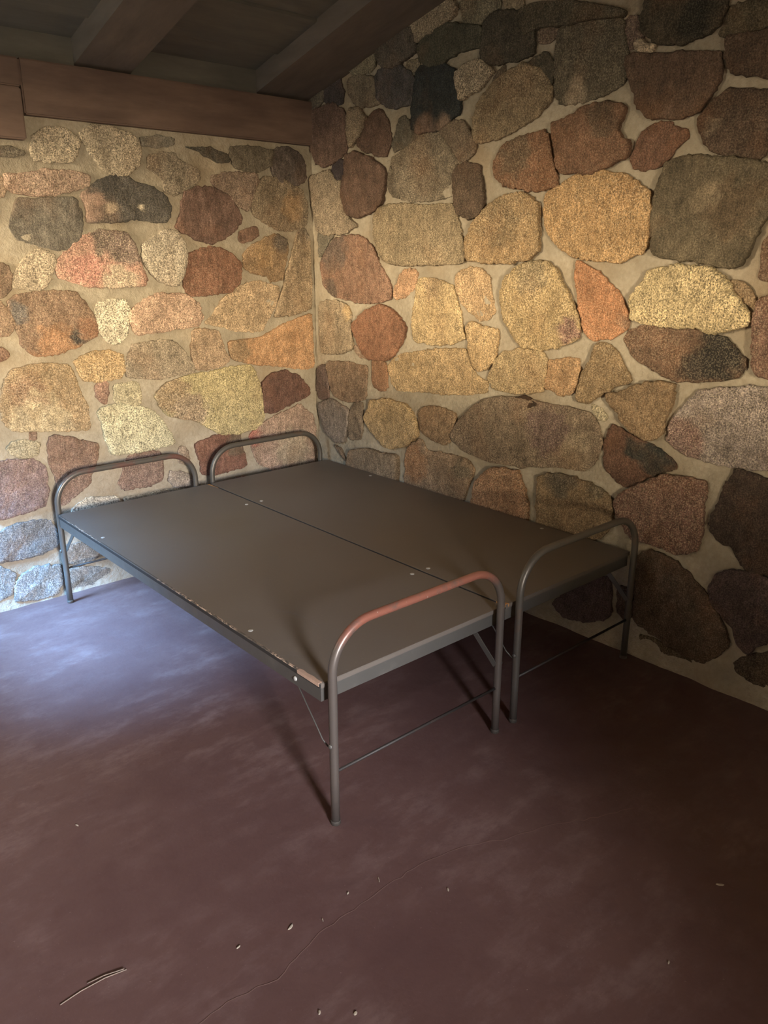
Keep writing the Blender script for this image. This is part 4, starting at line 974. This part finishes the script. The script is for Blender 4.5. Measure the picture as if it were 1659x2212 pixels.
def ribbon(V, F, MI, pts, w, z, mi, seed, jit, step=0.02):
    P = []
    for (a, b) in zip(pts[:-1], pts[1:]):
        a, b = Vector(a), Vector(b)
        n = max(1, int((b - a).length / step))
        for q in range(n):
            P.append(a.lerp(b, q / n))
    P.append(Vector(pts[-1]))
    b0 = len(V)
    for i, p in enumerate(P):
        t = (P[min(i + 1, len(P) - 1)] - P[max(i - 1, 0)]).normalized()
        nrm = Vector((-t.y, t.x))
        off = jit * noise.noise(Vector((p.x * 40, p.y * 40, seed)))
        ww = w * (0.55 + 0.6 * abs(noise.noise(Vector((p.x * 17, p.y * 17, seed + 5)))))
        if i in (0, len(P) - 1):
            ww *= 0.2
        for s in (-1, 1):
            V.append((p.x + nrm.x * (off + s * ww), p.y + nrm.y * (off + s * ww), z))
    for i in range(len(P) - 1):
        F.append((b0 + 2 * i, b0 + 2 * i + 1, b0 + 2 * i + 3, b0 + 2 * i + 2))
        MI.append(mi)


ribbon(fv, ff, fm, CRACK, 0.0016, 0.0008, 1, 3, 0.008)
structure(mesh_obj('floor', fv, ff, [M['floor'], M['crack']], fm))

# ------------------------------------------------------------------ roof timbers
bb = B()
bb.box((-1.435, -0.03, 2.10), (0.02, 0.10, 2.305), 0.006)
bb.box((XL, -0.03, 2.20), (-1.435, 0.10, 2.305), 0.006)
structure(bb.build('trim_1', M['beam']), 'red-brown timber wall plate along the top of the left wall')
bb = B()
bb.box((-3.0, -0.034, 2.005), (-1.44, 0.10, 2.198), 0.006)
structure(bb.build('trim_2', M['beam']), 'timber lintel end under the wall plate at the left edge')


def sloped(name, x0, x1, dz0, dz1, mat, ya=0.1, yb=RIDGE_Y):
    """a timber following the roof: z from roof line + dz0 to + dz1"""
    V, F = [], []
    for y in (ya, yb, YF - 0.3) if yb == RIDGE_Y else (ya, yb):
        for x in (x0, x1):
            for dz in (dz0, dz1):
                V.append((x, y, roof_z(y) + dz))
    n = len(V) // 4
    for s in range(n - 1):
        a = 4 * s
        for q in ((0, 1, 5, 4), (2, 6, 7, 3), (0, 4, 6, 2), (1, 3, 7, 5)):
            F.append(tuple(a + w for w in q))
    F.append((0, 2, 3, 1))
    a = 4 * (n - 1)
    F.append((a, a + 1, a + 3, a + 2))
    return structure(mesh_obj(name, V, F, [mat]))


RAFTERS = [(-0.305, 0.05), (-1.20, -0.95), (-2.10, -1.85), (-3.0, -2.75)]
for i, (a, b) in enumerate(RAFTERS):
    sloped('trim_%d' % (3 + i), a, b, -0.085, 0.02, M['rafter'])
bb = B()
for (a, b) in ((-0.95, -0.305), (-1.85, -1.20), (-2.75, -2.10), (XL - 0.2, -3.0)):
    bb.box((a, 0.0, 2.29), (b, 0.05, 2.46))
structure(bb.build('trim_8', M['boards']), 'blocking boards between the rafters above the wall plate')
# ceiling boards: overlapping planks running along x
V, F = [], []
bw = 0.31
y = 0.12
k = 0
while y > YF - 0.3:
    y2 = y - bw
    dz = 0.0 if k % 2 else 0.012
    i0 = len(V)
    for yy in (y, y2 - 0.0):
        for x in (XL - 0.3, 0.3):
            for t in (0.0, 0.05):
                V.append((x, yy, roof_z(yy) + dz + t))
    for q in ((0, 1, 5, 4), (2, 6, 7, 3), (0, 4, 6, 2), (1, 3, 7, 5), (0, 2, 3, 1), (4, 5, 7, 6)):
        F.append(tuple(i0 + w for w in q))
    y = y2
    k += 1
structure(mesh_obj('ceiling', V, F, [M['boards']]))

# ------------------------------------------------------------------ cots
H = 0.445            # top of the deck


def bed_end(parent, xa, xb, y, mats, rust=False):
    """one bent tube: two legs and the loop above the deck"""
    R, top = 0.135, 0.615
    pts = [(xa, y, 0.004), (xa, y, 0.15), (xa, y, 0.30), (xa, y, top - R - 0.04)]
    for q in range(0, 13):
        t = math.pi / 2 * q / 12
        pts.append((xa + R - R * math.cos(t), y, top - R + R * math.sin(t)))
    for q in range(1, 6):
        pts.append((xa + R + (xb - xa - 2 * R) * q / 6, y, top))
    for q in range(0, 13):
        t = math.pi / 2 * q / 12
        pts.append((xb - R + R * math.sin(t), y, top - R + R * math.cos(t)))
    pts += [(xb, y, top - R - 0.04), (xb, y, 0.30), (xb, y, 0.15), (xb, y, 0.004)]
    b = B()
    b.tube(pts, 0.0128, 20)
    o = b.build('bed_end', mats, parent)
    b = B()
    b.tube([(xa + 0.010, y, 0.172), (xb - 0.010, y, 0.172)], 0.0048, 10)
    b.build('crossbar', M['dark_bar'], o)
    for x in (xa, xb):
        b = B()
        b.tube([(x, y, 0.0), (x, y, 0.012), (x, y, 0.013)], 0.0148, 18)
        b.build('leg_tip', M['tube'], o)
    for x, s in ((xa, -1), (xb, 1)):
        b = B()
        b.dome((x + s * 0.012, y, 0.262), 0.008, 0.006, 0, s, 12)
        b.build('rivet', M['rail'], o)
    return o


def strip(parent, x, pa, pb, w, t):
    """flat steel brace between a rail and a leg, in the y-z plane"""
    a, b_ = Vector((x, pa[0], pa[1])), Vector((x, pb[0], pb[1]))
    d = (b_ - a).normalized()
    n = Vector((0, -d.z, d.y)) * w / 2
    e = Vector((t / 2, 0, 0))
    V = []
    for p in (a - d * 0.006, b_ + d * 0.006):
        V += [p + n + e, p - n + e, p - n - e, p + n - e]
    F = [(0, 1, 5, 4), (1, 2, 6, 5), (2, 3, 7, 6), (3, 0, 4, 7), (3, 2, 1, 0), (4, 5, 6, 7)]
    return mesh_obj('brace', [tuple(v_) for v_ in V], F, [M['rail']], None, parent)


def angle_rail(name, parent, p0, p1, inward):
    """angle iron from p0 to p1 (at its outer top edge); 'inward' points under the board"""
    p0, p1, inward = Vector(p0), Vector(p1), Vector(inward)
    dn = Vector((0, 0, -1))
    prof = [Vector((0, 0, 0)), dn * 0.043, dn * 0.043 + inward * 0.004, dn * 0.004 + inward * 0.004, dn * 0.004 + inward * 0.034, inward * 0.034]
    V = [tuple(p + q) for p in (p0, p1) for q in prof]
    n = len(prof)
    F = [(i, (i + 1) % n, n + (i + 1) % n, n + i) for i in range(n)] + [tuple(range(n))[::-1], tuple(range(n, 2 * n))]
    b = B()
    vs = [b.bm.verts.new(v_) for v_ in V]
    for f in F:
        b.bm.faces.new([vs[i] for i in f])
    bmesh.ops.recalc_face_normals(b.bm, faces=list(b.bm.faces))
    return b.build(name, M['rail'], parent)


def board(parent, x0, x1, yb, yf, scuff=None, worn_edge=False):
    """plywood deck, rounded corners, paint worn along the edges (second material)"""
    z0, z1 = H - 0.0145, H
    r = 0.018
    out = []
    for (cx, cy, a0) in ((x1 - r, yb - r, 0), (x0 + r, yb - r, 90), (x0 + r * 0.3, yf + r * 0.3, 180), (x1 - r * 0.3, yf + r * 0.3, 270)):
        rr = r if a0 < 180 else r * 0.3
        for q in range(5):
            t = math.radians(a0 + 90 * q / 4)
            out.append((cx + rr * math.cos(t), cy + rr * math.sin(t)))
    c = ((x0 + x1) / 2, (yb + yf) / 2)
    def ins(p, d):
        return (p[0] + (d if p[0] < c[0] else -d), p[1] + (d if p[1] < c[1] else -d))
    def chamfer(p):
        return 0.0026 if worn_edge and p[0] < c[0] else 0.0007
    n = len(out)
    rings = [[(p[0], p[1], z0) for p in out], [(p[0], p[1], z1 - chamfer(p)) for p in out],
             [ins(p, chamfer(p)) + (z1,) for p in out], [ins(p, chamfer(p) * 2.7) + (z1,) for p in out]]
    V = [p for rg in rings for p in rg]
    F, MI = [], []
    for k in range(3):
        for i in range(n):
            F.append((k * n + i, k * n + (i + 1) % n, (k + 1) * n + (i + 1) % n, (k + 1) * n + i))
            side = abs(out[i][0] - out[(i + 1) % n][0]) < 0.002
            MI.append(3 if side and k == 0 else 1 if side and worn_edge and out[i][0] < c[0] else 0)
    F.append(tuple(range(3 * n, 4 * n)))
    MI.append(0)
    F.append(tuple(range(n))[::-1])
    MI.append(0)
    for (pts, w, s) in (scuff or []):
        ribbon(V, F, MI, pts, w, z1 + 0.0006, 2, s, 0.002, 0.012)
    return mesh_obj('deck_board', V, F, [M['deck'], M['edge'], M['scuff'], M['seam_shade']], MI, parent)


def chip_mesh(name, parent, pts, z, h, mat, label=None):
    V = [(x, y, z + h) for x, y in pts] + [(x, y, z - 0.010) for x, y in pts]
    n = len(pts)
    F = [tuple(range(n)), tuple(range(n, 2 * n))[::-1]] + [(i, n + i, n + (i + 1) % n, (i + 1) % n) for i in range(n)]
    b = B()
    vs = [b.bm.verts.new(v_) for v_ in V]
    for f in F:
        b.bm.faces.new([vs[i] for i in f])
    o = b.build(name, mat, parent)
    if label:
        o['label'] = label
    return o


def cot(x0, x1, xa, xb, label, worn, head_mat, scuff):
    yb, yf = -0.126, -2.092
    t = bpy.data.objects.new('folding_cot', None)
    C.objects.link(t)
    t.location = ((x0 + x1) / 2, (yb + yf) / 2, 0)
    t['label'] = label
    t['category'] = 'bed'
    t['group'] = 'pair of steel cots pushed together'
    root = t
    W = Matrix.Translation(-t.location)
    before = set(bpy.data.objects)
    board(root, x0, x1, yb, yf, scuff, worn is M['worn_tube'])
    zr = H - 0.0165
    g = 0.006
    angle_rail('side_rail', root, (x0 + g, yb - 0.0105, zr), (x0 + g, yf + 0.0105, zr), (1, 0, 0))
    angle_rail('side_rail', root, (x1 - g, yf + 0.0105, zr), (x1 - g, yb - 0.0105, zr), (-1, 0, 0))
    angle_rail('end_rail', root, (x1 - g, yb - 0.006, zr), (x0 + g, yb - 0.006, zr), (0, -1, 0))
    angle_rail('end_rail', root, (x0 + g, yf + 0.006, zr), (x1 - g, yf + 0.006, zr), (0, 1, 0))
    bed_end(root, xa, xb, -0.0985, [head_mat])
    e = bed_end(root, xa, xb, -2.125, [worn])
    # braces
    strip(root, xa + 0.010, (-0.245, 0.392), (-0.105, 0.262), 0.018, 0.003)
    strip(root, xb - 0.012, (-0.245, 0.392), (-0.105, 0.262), 0.018, 0.003)
    strip(root, xb - 0.012, (-1.975, 0.392), (-2.118, 0.262), 0.020, 0.003)
    b = B()
    b.tube([(xa - 0.008, -1.965, 0.395), (xa - 0.008, -2.085, 0.262), (xa, -2.120, 0.235)], 0.0022, 8)
    b.build('brace', M['rail'], root)['label'] = 'thin steel rod brace'
    # deck bolts and the bolt of the side rail
    for x in (x0 + 0.033, x1 - 0.040):
        for y in (-0.555, -1.688):
            b = B()
            b.dome((x, y, H), 0.0085, 0.0022)
            b.build('bolt', M['bolt'], root)
    b = B()
    b.dome((x0 + g, -1.965, 0.406), 0.008, 0.005, 0, -1, 12)
    b.build('bolt', M['bolt'], root)
    for o in set(bpy.data.objects) - before:
        if o.parent is root:
            o.matrix_parent_inverse = W
    return t


arc = [(-1.388, -1.617), (-1.370, -1.638), (-1.352, -1.665), (-1.341, -1.70), (-1.337, -1.74), (-1.345, -1.812)]
near_cot = cot(-1.553, -0.7868, -1.536, -0.842,
               'nearer steel cot with chipped front corner and red-worn foot rail', M['worn_tube'], M['rubbed_tube'],
               [(arc[:4], 0.0045, 1), (arc[3:], 0.0018, 2), ([(-1.549, -1.881), (-1.52, -1.90), (-1.49, -1.937)], 0.0013, 3),
                ([(-1.20, -1.70), (-1.19, -1.715)], 0.002, 4)])
far_cot = cot(-0.7775, -0.022, -0.746, -0.050,
              'farther steel cot standing against the right stone wall, dark unworn foot rail', M['tube'], M['tube'],
              [([(-0.30, -2.07), (-0.24, -2.072)], 0.002, 7), ([(-0.70, -2.07), (-0.66, -2.072)], 0.0016, 8)])


def on_cot(t, o):
    o.matrix_parent_inverse = Matrix.Translation(-t.location)


rnd = random.Random(4)
# splintered strip at the nearest corner
pts_o = [(-1.5545, -2.086), (-1.5545, -1.985), (-1.5445, -1.985), (-1.541, -2.00), (-1.5435, -2.02), (-1.540, -2.045), (-1.543, -2.065), (-1.541, -2.086)]
on_cot(near_cot, chip_mesh('splintered_edge', near_cot, pts_o, H, 0.0008, M['bare_wood'], 'bare splintered wood at the corner'))
pts_o = [(-0.7798, -2.090), (-0.7798, -2.052), (-0.773, -2.060), (-0.762, -2.084), (-0.760, -2.0925)]
on_cot(far_cot, chip_mesh('splintered_edge', far_cot, pts_o, H, 0.0008, M['orange_wood'], 'bare orange wood at the corner'))
pts_o = [(-0.797, -0.135), (-0.7858, -0.135), (-0.7858, -0.225), (-0.788, -0.20)]
on_cot(near_cot, chip_mesh('splintered_edge', near_cot, pts_o, H, 0.0008, M['orange_wood'], 'bare wood along the seam'))

# ------------------------------------------------------------------ litter on the floor
def needle(name, pts, r, mat, label, cat, group=None):
    b = B()
    b.tube([(p[0], p[1], r * 1.0 + (p[2] if len(p) > 2 else 0)) for p in pts], r, 6)
    o = b.build(name, mat)
    o['label'] = label
    o['category'] = cat
    if group:
        o['group'] = group
    return o


needle('pine_needle', [(-2.346, -2.185), (-2.300, -2.181), (-2.245, -2.184), (-2.199, -2.195)], 0.0013, M['needle'],
       'longer of the two dry needles on the floor, lower left', 'needle', 'dry needles on the floor')
needle('pine_needle', [(-2.281, -2.172, 0.001), (-2.245, -2.178, 0.002), (-2.203, -2.192, 0.0025)], 0.0011, M['needle'],
       'shorter dry needle lying across the longer one', 'needle', 'dry needles on the floor')


def wood_chip(x, y, l, w, ang, label, mat='chip'):
    rr = random.Random(int(x * 1000) * 7 + int(y * 1000))
    n = 7
    V = []
    for lay, z in ((1.0, 0.0002), (1.0, 0.0018), (0.7, 0.0030)):
        for i in range(n):
            t = 2 * math.pi * i / n
            k = lay * (0.8 + 0.4 * random.Random(i + int(x * 999)).random())
            px, py = l * k * math.cos(t), w * k * math.sin(t) + 0.25 * l * (math.cos(t) ** 2) * 0.6
            V.append((px * math.cos(ang) - py * math.sin(ang), px * math.sin(ang) + py * math.cos(ang), z))
    F = [tuple(range(n))[::-1], tuple(range(2 * n, 3 * n))]
    for k in range(2):
        for i in range(n):
            F.append((k * n + i, k * n + (i + 1) % n, (k + 1) * n + (i + 1) % n, (k + 1) * n + i))
    o = mesh_obj('wood_chip', V, F, [M[mat]])
    o.location = (x, y, 0)
    o['label'] = label
    o['category'] = 'wood chip'
    o['group'] = 'wood chips scattered on the floor'
    return o


CHIPS = [
    (-1.848, -2.346, 0.010, 0.0028, 0.4, 'largest pale wood chip, on the floor just left of the crack'),
    (-1.974, -2.312, 0.006, 0.0016, 0.2, 'small chip on the floor left of the largest chip'),
    (-1.776, -2.380, 0.005, 0.0016, 1.2, 'tiny chip touching the crack, right of the largest chip'),
    (-1.675, -2.354, 0.004, 0.0018, 0.6, 'tiny chip behind the crack below the near leg'),
    (-1.474, -2.516, 0.006, 0.0020, 1.0, 'pale chip on the dark floor in front of the crack'),
    (-1.585, -2.371, 0.009, 0.0012, 1.1, 'thin upright sliver right behind the crack'),
    (-0.932, -2.972, 0.010, 0.0030, -0.9, 'chip alone on the darkest floor at far right'),
    (-2.100, -1.642, 0.007, 0.0018, 1.9, 'chip on the floor near the left edge of the picture'),
    (-1.249, -3.008, 0.005, 0.0020, 0.3, 'tiny chip on dark floor at lower right'),
    (-1.875, -2.627, 0.005, 0.0034, 0.3, 'round crumb at the bottom middle of the floor, right of its twin'),
    (-1.932, -2.574, 0.005, 0.0030, 0.9, 'round crumb at the bottom middle of the floor, left of its twin'),
]
for c_ in CHIPS:
    wood_chip(*c_)
